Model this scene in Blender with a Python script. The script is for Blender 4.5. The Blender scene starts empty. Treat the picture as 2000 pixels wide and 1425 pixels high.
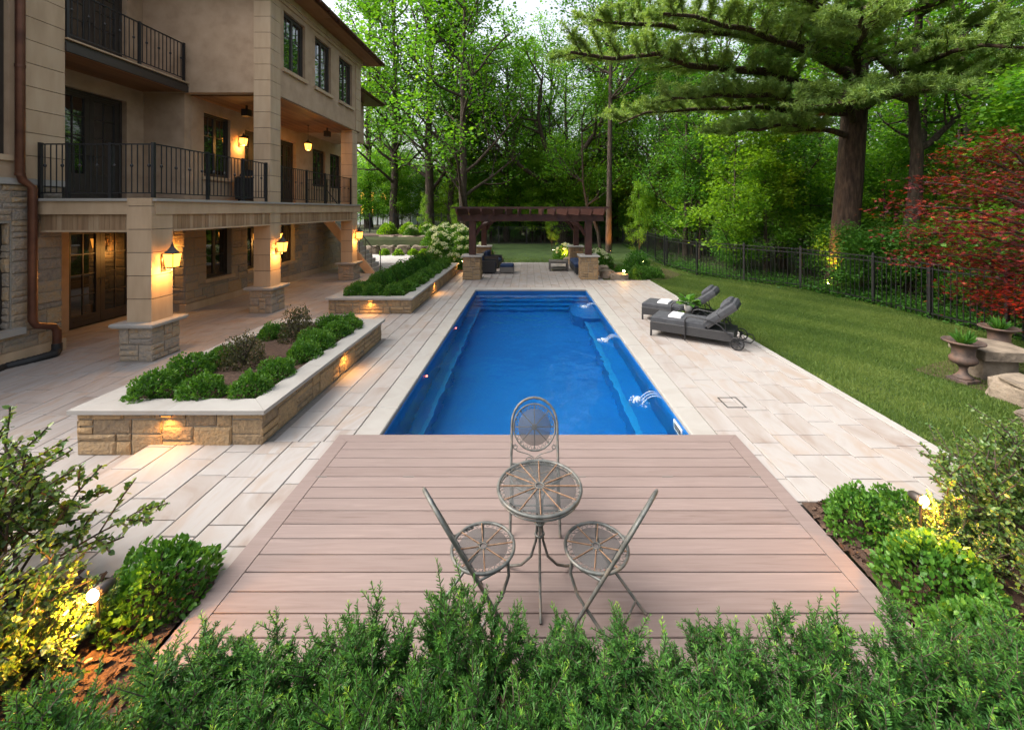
import bpy, math, random
import numpy as np
from mathutils import Vector, Matrix
R = math.radians
rnd = random.Random(7)
nrg = np.random.default_rng(11)
scene = bpy.context.scene
COL = scene.collection

# ------------------------------------------------------------------ camera, sky, sun, exposure
cam_data = bpy.data.cameras.new('camera')
cam = bpy.data.objects.new('camera', cam_data); COL.objects.link(cam)
cam.location = (0, 0, 2.7); cam.rotation_euler = (R(90), 0, 0)
cam_data.sensor_width = 36; cam_data.lens = 796 / 2000 * 36
cam_data.shift_x = -0.016; cam_data.shift_y = -0.1512
cam_data.clip_start = 0.05; cam_data.clip_end = 1000
scene.camera = cam
world = bpy.data.worlds.new('World'); scene.world = world; world.use_nodes = True
SUN_EL, SUN_AZ = 48, 268       # azimuth measured clockwise from +Y
wn = world.node_tree.nodes; wl = world.node_tree.links
sky = wn.new('ShaderNodeTexSky'); sky.sky_type = 'NISHITA'; sky.sun_disc = False
sky.sun_elevation = R(SUN_EL); sky.sun_rotation = R(SUN_AZ)
sky.air_density = 1.3; sky.dust_density = 8.0; sky.ozone_density = 1.0
hs = wn.new('ShaderNodeHueSaturation'); hs.inputs['Saturation'].default_value = .45   # thin overcast: the sky is paler than clear air
wl.new(sky.outputs[0], hs.inputs['Color']); wl.new(hs.outputs[0], wn['Background'].inputs[0]); wn['Background'].inputs[1].default_value = 0.15
sun_data = bpy.data.lights.new('sun', 'SUN'); sun_data.energy = .9; sun_data.angle = R(55)
sun_data.color = (1, .93, .82)
sun = bpy.data.objects.new('sun', sun_data); COL.objects.link(sun)
az, el = R(SUN_AZ), R(SUN_EL)
sd = Vector((math.sin(az) * math.cos(el), math.cos(az) * math.cos(el), math.sin(el)))
sun.rotation_euler = sd.to_track_quat('Z', 'Y').to_euler(); sun.location = (0, 0, 30)
vs = scene.view_settings
vs.view_transform = 'Standard'; vs.look = 'None'; vs.gamma = 1; vs.use_curve_mapping = False
vs.exposure = 1.5
cy = scene.cycles
cy.max_bounces = 7; cy.diffuse_bounces = 3; cy.glossy_bounces = 3; cy.transmission_bounces = 4; cy.transparent_max_bounces = 12
cy.caustics_reflective = False; cy.caustics_refractive = True; cy.sample_clamp_indirect = 6
cy.use_denoising = True

# ------------------------------------------------------------------ materials
MATS = {}
def _ramp(nt, stops):
    r = nt.nodes.new('ShaderNodeValToRGB'); e = r.color_ramp.elements
    while len(e) < len(stops): e.new(.5)
    for k, (p, c) in enumerate(stops): e[k].position = p; e[k].color = (*c, 1)
    return r
def _math(nt, op, a, b, clamp=False):
    m = nt.nodes.new('ShaderNodeMath'); m.operation = op; m.use_clamp = clamp
    for k, v in enumerate((a, b)):
        if isinstance(v, (int, float)): m.inputs[k].default_value = v
        else: nt.links.new(v, m.inputs[k])
    return m.outputs[0]
def _noise(nt, scale, stretch=(1, 1, 1), detail=5, dist=0, lo=.3, hi=.7, rough=.55):
    g = nt.nodes.new('ShaderNodeNewGeometry'); mp = nt.nodes.new('ShaderNodeMapping')
    mp.inputs['Scale'].default_value = stretch
    nt.links.new(g.outputs['Position'], mp.inputs['Vector'])
    n = nt.nodes.new('ShaderNodeTexNoise'); n.inputs['Scale'].default_value = scale
    n.inputs['Detail'].default_value = detail; n.inputs['Distortion'].default_value = dist; n.inputs['Roughness'].default_value = rough
    nt.links.new(mp.outputs[0], n.inputs['Vector'])
    r = nt.nodes.new('ShaderNodeMapRange'); r.inputs[1].default_value = lo; r.inputs[2].default_value = hi
    nt.links.new(n.outputs[0], r.inputs[0])
    return r.outputs[0], n.outputs[0]
def M(name, stops, rough=.7, scale=4, mix=.5, tint=True, bump=0, bscale=60, stretch=(1, 1, 1), dist=0, metal=0, spec=.4, detail=5, alpha=None, emit=None, coat=0, bstretch=None):
    if name in MATS: return MATS[name]
    m = bpy.data.materials.new(name); m.use_nodes = True; nt = m.node_tree
    p = nt.nodes['Principled BSDF']
    if isinstance(stops, tuple): stops = [(0, tuple(c * .82 for c in stops)), (1, tuple(min(1, c * 1.15) for c in stops))]
    nz, raw = _noise(nt, scale, stretch, detail, dist)
    if tint:
        a = nt.nodes.new('ShaderNodeAttribute'); a.attribute_name = 'tint'
        f = _math(nt, 'ADD', _math(nt, 'MULTIPLY', a.outputs['Fac'], 1 - mix), _math(nt, 'MULTIPLY', nz, mix))
    else: f = nz
    r = _ramp(nt, stops); nt.links.new(f, r.inputs[0]); nt.links.new(r.outputs[0], p.inputs['Base Color'])
    p.inputs['Roughness'].default_value = rough; p.inputs['Metallic'].default_value = metal
    p.inputs['Specular IOR Level'].default_value = spec; p.inputs['Coat Weight'].default_value = coat
    if alpha is not None: p.inputs['Alpha'].default_value = alpha
    if emit: p.inputs['Emission Color'].default_value = (*emit[0], 1); p.inputs['Emission Strength'].default_value = emit[1]
    if bump:
        b = nt.nodes.new('ShaderNodeBump'); b.inputs['Strength'].default_value = min(1, bump * 30); b.inputs['Distance'].default_value = bump
        _, bn = _noise(nt, bscale, bstretch or stretch, 4)
        nt.links.new(bn, b.inputs['Height']); nt.links.new(b.outputs[0], p.inputs['Normal'])
    MATS[name] = m
    return m
def leafM(name, stops, trans=.35, tcol=1.6, rough=.5, spec=.3):
    m = bpy.data.materials.new(name); m.use_nodes = True; nt = m.node_tree
    p = nt.nodes['Principled BSDF']; out = nt.nodes['Material Output']
    a = nt.nodes.new('ShaderNodeAttribute'); a.attribute_name = 'tint'
    r = _ramp(nt, stops); nt.links.new(a.outputs['Fac'], r.inputs[0]); nt.links.new(r.outputs[0], p.inputs['Base Color'])
    p.inputs['Roughness'].default_value = rough; p.inputs['Specular IOR Level'].default_value = spec
    t = nt.nodes.new('ShaderNodeBsdfTranslucent')
    mul = nt.nodes.new('ShaderNodeMix'); mul.data_type = 'RGBA'; mul.blend_type = 'MULTIPLY'; mul.inputs[0].default_value = 1
    nt.links.new(r.outputs[0], mul.inputs[6]); mul.inputs[7].default_value = (tcol * 1.05, tcol, tcol * .35, 1)
    nt.links.new(mul.outputs[2], t.inputs[0])
    x = nt.nodes.new('ShaderNodeMixShader'); x.inputs[0].default_value = trans
    nt.links.new(p.outputs[0], x.inputs[1]); nt.links.new(t.outputs[0], x.inputs[2]); nt.links.new(x.outputs[0], out.inputs[0])
    MATS[name] = m
    return m
def waterM():
    m = bpy.data.materials.new('pool_water'); m.use_nodes = True; nt = m.node_tree; nt.nodes.remove(nt.nodes['Principled BSDF'])
    g = nt.nodes.new('ShaderNodeBsdfGlass'); g.inputs['Color'].default_value = (.86, .97, 1, 1); g.inputs['Roughness'].default_value = 0; g.inputs['IOR'].default_value = 1.33
    b = nt.nodes.new('ShaderNodeBump'); b.inputs['Strength'].default_value = .8; b.inputs['Distance'].default_value = .06
    _, n = _noise(nt, 1.5, (1, .7, 1), 3); _, n2 = _noise(nt, 6, (1, .8, 1), 2)
    nt.links.new(_math(nt, 'ADD', n, _math(nt, 'MULTIPLY', n2, .10)), b.inputs['Height']); nt.links.new(b.outputs[0], g.inputs['Normal'])
    nt.links.new(g.outputs[0], nt.nodes['Material Output'].inputs[0])
    return m
def glowM(name, col, strength):
    m = bpy.data.materials.new(name); m.use_nodes = True; p = m.node_tree.nodes['Principled BSDF']
    p.inputs['Base Color'].default_value = (*col, 1); p.inputs['Emission Color'].default_value = (*col, 1); p.inputs['Emission Strength'].default_value = strength
    MATS[name] = m; return m

STONE = M('rubble_stone', [(0, (0.175, 0.147, 0.124)), (.3, (0.266, 0.229, 0.192)), (.55, (0.330, 0.261, 0.188)), (.8, (0.386, 0.266, 0.151)), (1, (0.303, 0.188, 0.100))], .9, 16, .45, bump=.03, bscale=28)
STONE_G = M('golden_rubble_stone', [(0, (0.136, 0.102, 0.072)), (.3, (0.230, 0.162, 0.098)), (.55, (0.306, 0.212, 0.119)), (.8, (0.365, 0.238, 0.119)), (1, (0.255, 0.178, 0.119))], .9, 16, .45, bump=.03, bscale=28)
MORTAR = M('mortar', (.27, .25, .22), .95, 30, 1, bump=.004)
PAVER = M('sandstone_paver', [(0, (0.202, 0.151, 0.124)), (.25, (0.263, 0.229, 0.208)), (.55, (0.302, 0.282, 0.269)), (.8, (0.282, 0.232, 0.198)), (1, (0.330, 0.316, 0.302))], .62, 1.1, .55, bump=.0025, bscale=40, dist=2.2, stretch=(1.6, .6, 1))
JOINT = M('joint_sand', (.17, .155, .14), .95, 30, 1)
LIME = M('limestone_cap', [(0, (0.251, 0.231, 0.208)), (.5, (0.297, 0.281, 0.261)), (1, (0.330, 0.317, 0.297))], .65, 1.7, .6, bump=.002, bscale=50, dist=1.5)
BUFF = M('buff_limestone', [(0, (0.350, 0.248, 0.156)), (.5, (0.428, 0.311, 0.204)), (1, (0.476, 0.360, 0.243))], .8, 2.5, .7, bump=.001, bscale=90, stretch=(2, 2, .4))
STUCCO = M('stucco', [(0, (0.315, 0.215, 0.141)), (.5, (0.399, 0.282, 0.190)), (1, (0.451, 0.325, 0.226))], .95, 3, .8, bump=.012, bscale=34)
CEDAR = M('cedar_board', [(0, (.13, .058, .025)), (.5, (.22, .105, .045)), (1, (.31, .16, .075))], .6, 6, .5, stretch=(1, .15, 1), bump=.001)
WEATHERED = M('weathered_board', [(0, (.17, .10, .055)), (.5, (.29, .19, .11)), (1, (.40, .30, .20))], .75, 6, .5, stretch=(2, 2, .2), bump=.002)
BRONZE = M('dark_bronze', (.035, .028, .024), .45, 5, 1, spec=.5)
IRON = M('black_iron', (.012, .012, .014), .45, 5, 1, spec=.5)
GLASS = M('dark_glass', (.012, .014, .014), .02, 2, 1, spec=1.0, coat=1)
COPPER = M('brown_copper', [(0, (0.068, 0.028, 0.019)), (1, (0.149, 0.062, 0.037))], .38, 3, 1, metal=.5)
RUBBER = M('black_rubber', (.015, .015, .016), .6, 20, 1)
DECK = M('deck_composite', [(0, (0.111, 0.077, 0.068)), (.3, (0.167, 0.124, 0.112)), (.7, (0.196, 0.149, 0.136)), (1, (0.230, 0.177, 0.162))], .62, 2.6, .5, stretch=(.5, 9, 9), dist=1.8, bump=.0015, bscale=6, bstretch=(.8, 14, 14), detail=7)
GAP = M('deck_shadow_gap', (.02, .015, .012), .9, 5, 1)
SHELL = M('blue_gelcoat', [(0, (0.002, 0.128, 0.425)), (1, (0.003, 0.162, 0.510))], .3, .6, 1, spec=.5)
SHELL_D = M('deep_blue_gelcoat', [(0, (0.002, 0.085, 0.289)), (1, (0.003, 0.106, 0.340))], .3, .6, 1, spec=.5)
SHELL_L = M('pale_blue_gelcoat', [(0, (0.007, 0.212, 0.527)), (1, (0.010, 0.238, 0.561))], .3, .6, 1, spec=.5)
WATER = waterM()
LAWN = M('lawn_soil', [(0, (.022, .042, .01)), (.5, (.035, .07, .014)), (1, (.055, .095, .022))], .95, 1.4, 1, bump=.01, bscale=50)
FLOORM = M('forest_floor', [(0, (.02, .025, .010)), (.5, (.035, .045, .015)), (1, (.05, .045, .022))], 1, .8, 1, bump=.03, bscale=8)
MULCH = M('bark_mulch', [(0, (.025, .014, .009)), (.5, (.06, .034, .022)), (1, (.11, .068, .045))], .95, 22, .6, bump=.02, bscale=45)
GRAVEL = M('pale_gravel', [(0, (.24, .22, .21)), (1, (.5, .48, .46))], .9, 30, 1, bump=.01, bscale=60)
WALNUT = M('stained_pergola_timber', [(0, (.026, .009, .007)), (.5, (.052, .018, .013)), (1, (.085, .032, .022))], .55, 5, .6, stretch=(1, 1, 1), bump=.001)
ROCK = M('weathered_rock', [(0, (.085, .068, .052)), (.5, (.17, .135, .10)), (1, (.27, .22, .165))], .9, 3.5, .85, bump=.04, bscale=9)
BARK = M('bark', [(0, (.020, .014, .010)), (.5, (.055, .040, .030)), (1, (.10, .075, .055))], .95, 14, .85, stretch=(1, 1, .22), bump=.05, bscale=13, bstretch=(1, 1, .18))
PINEBARK = M('pine_bark', [(0, (0.014, 0.008, 0.006)), (.5, (0.046, 0.028, 0.019)), (1, (0.093, 0.059, 0.038))], .95, 12, .85, stretch=(1, 1, .2), bump=.07, bscale=9, bstretch=(1, 1, .16))
WICKER = M('dark_wicker', [(0, (.012, .012, .013)), (1, (.045, .045, .048))], .6, 60, 1, stretch=(1, 1, 3), bump=.004, bscale=110, bstretch=(1, 1, .3))
CUSHION = M('charcoal_cushion', [(0, (0.036, 0.038, 0.044)), (1, (0.060, 0.064, 0.072))], .9, 12, 1, bump=.003, bscale=9)
NAVY = M('navy_cushion', (.012, .028, .075), .9, 12, 1)
TOWEL = M('white_towel', (.74, .74, .75), .95, 30, 1, bump=.004, bscale=120)
GREYWOOD = M('grey_timber', (.13, .12, .11), .7, 8, 1)
POT = M('white_pot', (.55, .53, .50), .5, 6, 1)
URNM = M('rusted_cast_iron', [(0, (.028, .020, .017)), (.5, (.07, .048, .040)), (1, (.13, .075, .052))], .75, 7, 1, bump=.003)
WROUGHT = M('verdigris_iron', [(0, (.055, .058, .055)), (.6, (.12, .125, .118)), (1, (.17, .14, .11))], .5, 18, 1, metal=.3)
RUSTY = M('rusted_wire', [(0, (.10, .055, .03)), (.5, (.20, .11, .06)), (1, (.28, .19, .12))], .8, 30, 1)
PERF = M('perforated_sheet', (.085, .09, .092), .8, 8, 1, alpha=.45, spec=.15)
WHITE = M('white_siding', (.62, .64, .66), .7, 2, 1)
PLASTIC = M('white_plastic', (.7, .7, .7), .4, 2, 1)
LAMPGLASS = glowM('lit_lamp_glass', (1, .36, .045), 2.3)
BULB = glowM('lit_bulb', (1, .62, .2), 90)
LITWIN = glowM('lit_window', (1, .42, .08), 1.6)
REDLED = glowM('red_pool_light', (1, .12, .06), 5)
FOAM = M('splashing_water', (.7, .8, .88), .1, 5, 1, alpha=.30)
LEAF_A = leafM('maple_leaf', [(0, (0.030, 0.102, 0.013)), (.5, (0.075, 0.207, 0.020)), (1, (0.182, 0.330, 0.033))], .45, 1.9)
LEAF_B = leafM('dark_leaf', [(0, (.020, .078, .014)), (.5, (.050, .15, .022)), (1, (.10, .22, .032))], .42, 1.9)
LEAF_C = leafM('yellow_green_leaf', [(0, (0.062, 0.150, 0.013)), (.5, (0.125, 0.250, 0.019)), (1, (0.225, 0.350, 0.037))], .5, 1.7)  # sunlit brightness of the woodland foliage is put into this leaf colour
PINE = leafM('pine_needle', [(0, (0.072, 0.150, 0.041)), (.5, (0.186, 0.294, 0.072)), (1, (0.324, 0.432, 0.108))], .32, 1.5)
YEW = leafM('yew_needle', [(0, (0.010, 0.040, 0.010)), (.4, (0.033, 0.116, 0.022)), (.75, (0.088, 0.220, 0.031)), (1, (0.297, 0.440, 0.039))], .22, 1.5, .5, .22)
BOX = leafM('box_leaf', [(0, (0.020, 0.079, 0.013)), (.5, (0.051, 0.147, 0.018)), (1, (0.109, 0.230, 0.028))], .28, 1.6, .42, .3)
LOOSE = leafM('glossy_shrub_leaf', [(0, (0.033, 0.090, 0.024)), (.5, (0.083, 0.158, 0.033)), (1, (0.225, 0.255, 0.045))], .35, 1.7, .35, .5)
DUSKY = leafM('dusky_shrub_leaf', [(0, (0.035, 0.038, 0.022)), (.5, (0.080, 0.083, 0.042)), (1, (0.144, 0.120, 0.067))], .25, 1.3)
RED = leafM('red_maple_leaf', [(0, (0.037, 0.008, 0.015)), (.5, (0.107, 0.015, 0.018)), (.85, (0.215, 0.024, 0.018)), (1, (0.348, 0.058, 0.021))], .4, 1.5)
GRASS = leafM('grass_blade', [(0, (.040, .078, .014)), (.5, (.072, .125, .022)), (1, (.14, .19, .045))], .3, 1.5, .6, .2)
BLOOM = leafM('white_bloom', [(0, (.45, .50, .30)), (1, (.78, .78, .66))], .3, 1)

# ------------------------------------------------------------------ mesh helpers
ORG = {}
def worg(o): return ORG.get(o.name, Vector((0, 0, 0))) if o else Vector((0, 0, 0))
class MB:
    def __init__(s): s.v = []; s.f = []; s.t = []; s.sm = []
    def add(s, vs, fs, t=.5, sm=False):
        n = len(s.v); s.v += [tuple(v) for v in vs]
        for f in fs: s.f.append(tuple(n + i for i in f)); s.t.append(t); s.sm.append(sm)
        return s
    def box(s, x0, x1, y0, y1, z0, z1, t=.5, ch=0):
        if ch:
            return s.cbox(x0, x1, y0, y1, z0, z1, t, ch)
        vs = [(x0, y0, z0), (x1, y0, z0), (x1, y1, z0), (x0, y1, z0), (x0, y0, z1), (x1, y0, z1), (x1, y1, z1), (x0, y1, z1)]
        return s.add(vs, [(3, 2, 1, 0), (4, 5, 6, 7), (0, 1, 5, 4), (1, 2, 6, 5), (2, 3, 7, 6), (3, 0, 4, 7)], t)
    def cbox(s, x0, x1, y0, y1, z0, z1, t, c):      # box with chamfered top rim
        vs = [(x0, y0, z0), (x1, y0, z0), (x1, y1, z0), (x0, y1, z0), (x0, y0, z1 - c), (x1, y0, z1 - c), (x1, y1, z1 - c), (x0, y1, z1 - c),
              (x0 + c, y0 + c, z1), (x1 - c, y0 + c, z1), (x1 - c, y1 - c, z1), (x0 + c, y1 - c, z1)]
        fs = [(3, 2, 1, 0), (8, 9, 10, 11)]
        for a in range(4):
            b = (a + 1) % 4; fs += [(a, b, b + 4, a + 4), (a + 4, b + 4, b + 8, a + 8)]
        return s.add(vs, fs, t)
    def tube(s, pts, r, n=8, t=.5, cap=True, closed=False, sm=True):
        pts = [Vector(p) for p in pts]; k = len(pts); rs = r if isinstance(r, (list, tuple)) else [r] * k
        rings = []; ref = None
        for i, p in enumerate(pts):
            if closed: d = pts[(i + 1) % k] - pts[i - 1]
            else: d = (pts[min(i + 1, k - 1)] - pts[max(i - 1, 0)])
            d = d.normalized() if d.length > 1e-9 else Vector((0, 0, 1))
            if ref is None: ref = Vector((1, 0, 0)) if abs(d.x) < .8 else Vector((0, 1, 0))
            u = (ref - d * ref.dot(d)).normalized(); ref = u; w = d.cross(u)
            rings.append([p + (u * math.cos(a) + w * math.sin(a)) * rs[i] for a in [2 * math.pi * j / n for j in range(n)]])
        vs = [q for ring in rings for q in ring]; fs = []
        for i in range(k if closed else k - 1):
            a, b = i * n, ((i + 1) % k) * n
            for j in range(n): fs.append((a + j, a + (j + 1) % n, b + (j + 1) % n, b + j))
        s.add(vs, fs, t, sm)
        if cap and not closed:
            s.add(rings[0], [tuple(range(n - 1, -1, -1))], t); s.add(rings[-1], [tuple(range(n))], t)
        return s
    def lathe(s, prof, n=24, c=(0, 0, 0), t=.5, flute=None):
        vs = []; fs = []
        for (r, z) in prof:
            for j in range(n):
                a = 2 * math.pi * j / n; rr = r
                if flute and flute[0] <= z <= flute[1]: rr = r * (1 + .05 * (1 if j % 2 else -1))
                vs.append((c[0] + rr * math.cos(a), c[1] + rr * math.sin(a), c[2] + z))
        for i in range(len(prof) - 1):
            for j in range(n): fs.append((i * n + j, i * n + (j + 1) % n, (i + 1) * n + (j + 1) % n, (i + 1) * n + j))
        fs.append(tuple(range(n - 1, -1, -1))); fs.append(tuple((len(prof) - 1) * n + j for j in range(n)))
        return s.add(vs, fs, t, True)
    def prism(s, poly, z0, z1, t=.5):
        n = len(poly); vs = [(x, y, z0) for x, y in poly] + [(x, y, z1) for x, y in poly]
        return s.add(vs, [tuple(range(n - 1, -1, -1)), tuple(range(n, 2 * n))] + [(i, (i + 1) % n, (i + 1) % n + n, i + n) for i in range(n)], t)
    def xf(s, m):
        s.v = [tuple(m @ Vector(v)) for v in s.v]; return s
    def build(s, name, mat, parent=None):
        """verts in world coords as the thing stands while it is built (parents unrotated)"""
        V = np.array(s.v, float); c = (V.min(0) + V.max(0)) / 2; c[2] = V[:, 2].min()
        me = bpy.data.meshes.new(name); me.from_pydata((V - c).tolist(), [], s.f)
        a = me.attributes.new('tint', 'FLOAT', 'FACE'); a.data.foreach_set('value', s.t)
        me.polygons.foreach_set('use_smooth', s.sm); me.materials.append(mat); me.update()
        o = bpy.data.objects.new(name, me); COL.objects.link(o)
        if parent: o.parent = parent
        o.location = Vector(c) - worg(parent); ORG[o.name] = Vector(c)
        return o
def npmesh(name, V, F, T, mat, parent=None, smooth=False, per='FACE'):
    """V (n,3) F (m,3) in the parent's local frame, T tint per face"""
    me = bpy.data.meshes.new(name); n, m = len(V), len(F)
    me.vertices.add(n); me.vertices.foreach_set('co', np.asarray(V, np.float32).ravel())
    me.loops.add(m * 3); me.loops.foreach_set('vertex_index', np.asarray(F, np.int32).ravel())
    me.polygons.add(m); me.polygons.foreach_set('loop_start', np.arange(0, m * 3, 3, dtype=np.int32))
    a = me.attributes.new('tint', 'FLOAT', 'FACE'); a.data.foreach_set('value', np.asarray(T, np.float32))
    me.materials.append(mat); me.update(calc_edges=True); me.validate()
    o = bpy.data.objects.new(name, me); COL.objects.link(o)
    if parent: o.parent = parent
    ORG[o.name] = Vector((0, 0, 0))
    return o
def tag(o, label, cat=None, group=None, kind=None):
    if label: o['label'] = label
    if cat: o['category'] = cat
    if group: o['group'] = group
    if kind: o['kind'] = kind
    return o
def thing(name, label, cat, loc=(0, 0, 0), group=None):
    o = bpy.data.objects.new(name, None); COL.objects.link(o); o.location = loc; o.empty_display_size = .1
    ORG[o.name] = Vector(loc); return tag(o, label, cat, group)
def copy_tree(o, parent=None):
    c = o.copy(); COL.objects.link(c); c.parent = parent
    if o.name in ORG: ORG[c.name] = ORG[o.name].copy()
    for ch in o.children: copy_tree(ch, c)
    return c
def place(proto, i, loc, rz=0, sc=1, label=None, group=None):
    o = proto if i == 0 else copy_tree(proto)
    o.location = loc; o.rotation_euler = (0, 0, rz); o.scale = (sc,) * 3 if isinstance(sc, (int, float)) else sc
    if label: o['label'] = label
    if group: o['group'] = group
    return o
def struct(mb, name, mat): return tag(mb.build(name, mat), None, kind='structure')

# leaf templates: x across, y along, z normal
TPL = {
    'diamond': (np.array([(0, 0, 0), (.5, .5, .10), (0, 1, 0), (-.5, .5, .10)]), np.array([(0, 1, 2), (0, 2, 3)])),
    'oval': (np.array([(0, 0, 0), (.30, .35, .07), (.24, .72, .06), (0, 1, -.06), (-.24, .72, .06), (-.30, .35, .07)]), np.array([(0, 1, 2), (0, 2, 3), (0, 3, 4), (0, 4, 5)])),
    'needle': (np.array([(-.06, 0, 0), (.06, 0, 0), (.0, 1, 0)]), np.array([(0, 1, 2)])),
    'blade': (np.array([(-.09, 0, 0), (.09, 0, 0), (.0, 1, 0)]), np.array([(0, 1, 2)])),
    'fat': (np.array([(-.085, 0, 0), (.085, 0, 0), (.085, .7, .04), (0, 1, 0), (-.085, .7, .04)]), np.array([(0, 1, 2), (0, 2, 4), (2, 3, 4)])),
    'star': (np.array([(0, 0, 0), (.45, .1, -.05), (.18, .3, 0), (.5, .62, -.06), (.12, .5, 0), (0, 1, -.08), (-.12, .5, 0), (-.5, .62, -.06), (-.18, .3, 0), (-.45, .1, -.05)]),
             np.array([(0, 1, 2), (2, 3, 4), (4, 5, 6), (6, 7, 8), (8, 9, 0), (0, 2, 4), (0, 4, 6), (0, 6, 8)])),
}
def unit(a): return a / np.maximum(np.linalg.norm(a, axis=1, keepdims=True), 1e-9)
def leaves(P, D, N, size, shape, tint):
    """points P, along-directions D, up hints N"""
    tv, tf = TPL[shape]; n = len(P); k = len(tv)
    y = unit(D); x = unit(np.cross(y, N) + 1e-6); z = np.cross(x, y)
    s = np.asarray(size).reshape(-1, 1, 1) * np.ones((n, 1, 1))
    V = P[:, None, :] + s * (tv[None, :, 0:1] * x[:, None, :] + tv[None, :, 1:2] * y[:, None, :] + tv[None, :, 2:3] * z[:, None, :])
    F = (np.arange(n) * k)[:, None, None] + tf[None]
    return V.reshape(-1, 3), F.reshape(-1, 3), np.repeat(np.clip(tint, 0, 1), len(tf))
def merge(parts):
    Vs, Fs, Ts = [], [], []; n = 0
    for V, F, T in parts: Vs.append(V); Fs.append(F + n); Ts.append(T); n += len(V)
    return np.concatenate(Vs), np.concatenate(Fs), np.concatenate(Ts)

# ------------------------------------------------------------------ ground, lawn, beds
def sstep(a, b, x): t = min(1, max(0, (x - a) / (b - a))); return t * t * (3 - 2 * t)
def ground_z(x, y):
    if -13.5 < x < 4.6 and 2.0 < y < 21.0: return -.3
    return -.03 + 1.0 * sstep(-4.5, -6.5, x) * sstep(24.8, 25.6, y) + .15 * sstep(22, 34, y)
GX = sorted(set([-260, -120, -70, -45, -30, -24, -20, -16, -13.55, -13.45, -11, -9, -8, -7, -6.5, -6, -5.5, -5, -4.5, -4, -3, -1.9, 0, 2.1, 3.5, 4.55, 4.65, 6, 8, 10, 12, 15, 20, 26, 34, 50, 80, 130, 260]))
GY = sorted(set([-60, -20, -6, 0, 1.0, 1.95, 2.05, 4.3, 8, 13.95, 18, 20.95, 21.05, 22, 23, 24, 24.8, 25, 25.2, 25.4, 25.6, 26, 28, 31, 34, 38, 44, 52, 65, 90, 150, 400]))
g = MB(); nx = len(GX); gv = [(x, y, ground_z(x, y)) for y in GY for x in GX]; gf = []
for j in range(len(GY) - 1):
    for i in range(nx - 1):
        if GX[i] >= -1.95 and GX[i + 1] <= 2.15 and GY[j] >= 4.25 and GY[j + 1] <= 14: continue
        gf.append((j * nx + i, j * nx + i + 1, (j + 1) * nx + i + 1, (j + 1) * nx + i))
g.add(gv, gf); struct(g, 'ground', FLOORM)
LAWN_POLY = [(4.66, 2.6), (9.0, 2.6), (10.2, 8), (10.0, 12), (9.2, 14.2), (7.0, 16.9), (6.5, 20), (7, 31), (-2.9, 31), (-2.9, 21.06), (2.92, 21.06), (2.92, 15.78), (4.66, 15.78)]
def poly_sheet(name, poly, z, mat, zf=None):
    m = MB(); m.add([(x, y, zf(x, y) if zf else z) for x, y in poly], [tuple(range(len(poly)))]); return struct(m, name, mat)
poly_sheet('lawn', LAWN_POLY, 0, LAWN, lambda x, y: -.012 + (.15 * sstep(22, 34, y)))
def inpoly(x, y, poly):
    c = np.zeros(len(x), bool); n = len(poly)
    for i in range(n):
        (x1, y1), (x2, y2) = poly[i], poly[i - 1]
        k = ((y1 > y) != (y2 > y)) & (x < (x2 - x1) * (y - y1) / ((y2 - y1) + 1e-12) + x1); c ^= k
    return c
def grass_mesh(name, poly, n, box, size, label, zf=None, keep=None):
    x = nrg.uniform(box[0], box[1], n * 3); y = nrg.uniform(box[2], box[3], n * 3)
    k = inpoly(x, y, poly); p = nrg.uniform(0, 1, n * 3) < np.clip((9.0 / np.maximum(y, 1)) ** 1.1, .0, 1.0)
    x, y = x[k & p][:n], y[k & p][:n]; m = len(x)
    z = np.full(m, -.014) + .15 * np.clip((y - 22) / 12, 0, 1) ** 2
    D = np.stack([nrg.normal(0, .45, m), nrg.normal(0, .45, m), np.ones(m)], 1)
    N = nrg.normal(0, 1, (m, 3)); patch = .5 + .25 * np.sin(x * 1.9 + np.sin(y * 1.3)) * np.sin(y * 1.1 + x * .7)
    V, F, T = leaves(np.stack([x, y, z], 1), D, N, nrg.uniform(.6, 1.2, m) * size, 'needle', .08 + .10 * np.tanh(4 * np.sin((x * .8 + y * .6) * 5.2)) + patch + nrg.normal(0, .2, m))
    return tag(npmesh(name, V, F, T, GRASS), label, 'grass', kind='stuff')
TPL['needle'] = (np.array([(-.10, 0, 0), (.10, 0, 0), (.0, 1, 0)]), np.array([(0, 1, 2)]))
grass_mesh('lawn_grass', LAWN_POLY, 330000, (2.9, 10.3, 2.6, 22), .055, 'short mown green grass of the lawn')
grass_mesh('back_lawn_grass', LAWN_POLY, 40000, (-2.9, 7, 21, 31), .08, 'mown grass strip beyond the pergola terrace')
TPL['needle'] = (np.array([(-.06, 0, 0), (.06, 0, 0), (.0, 1, 0)]), np.array([(0, 1, 2)]))

BED_L = [(-9, .2), (-.2, .2), (-.2, 2.28), (-2.28, 2.28), (-2.28, 3.0), (-4.0, 2.95), (-5.2, 3.2), (-9, 3.4)]
BED_R = [(-.2, .2), (6.5, .2), (6.2, 3.0), (4.7, 3.74), (2.5, 3.74), (2.5, 2.28), (-.2, 2.28)]
poly_sheet('mulch_bed_left', BED_L, .02, MULCH); poly_sheet('mulch_bed_right', BED_R, .02, MULCH)
poly_sheet('mulch_bed_urns', [(7.0, 5.4), (9.2, 4.4), (9.6, 7.6), (8.6, 7.8), (6.5, 6.9)], .004, MULCH)
poly_sheet('mulch_bed_patio_corner', [(2.95, 15.8), (5.3, 15.75), (6.4, 17), (6.2, 20), (4.2, 21.5), (2.95, 21)], .006, MULCH)
def bank_z(x, y): return .02 + .75 * sstep(18.5, 24, y) * sstep(-2.0, -3.6, x) * sstep(-6.4, -5.2, x)
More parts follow.
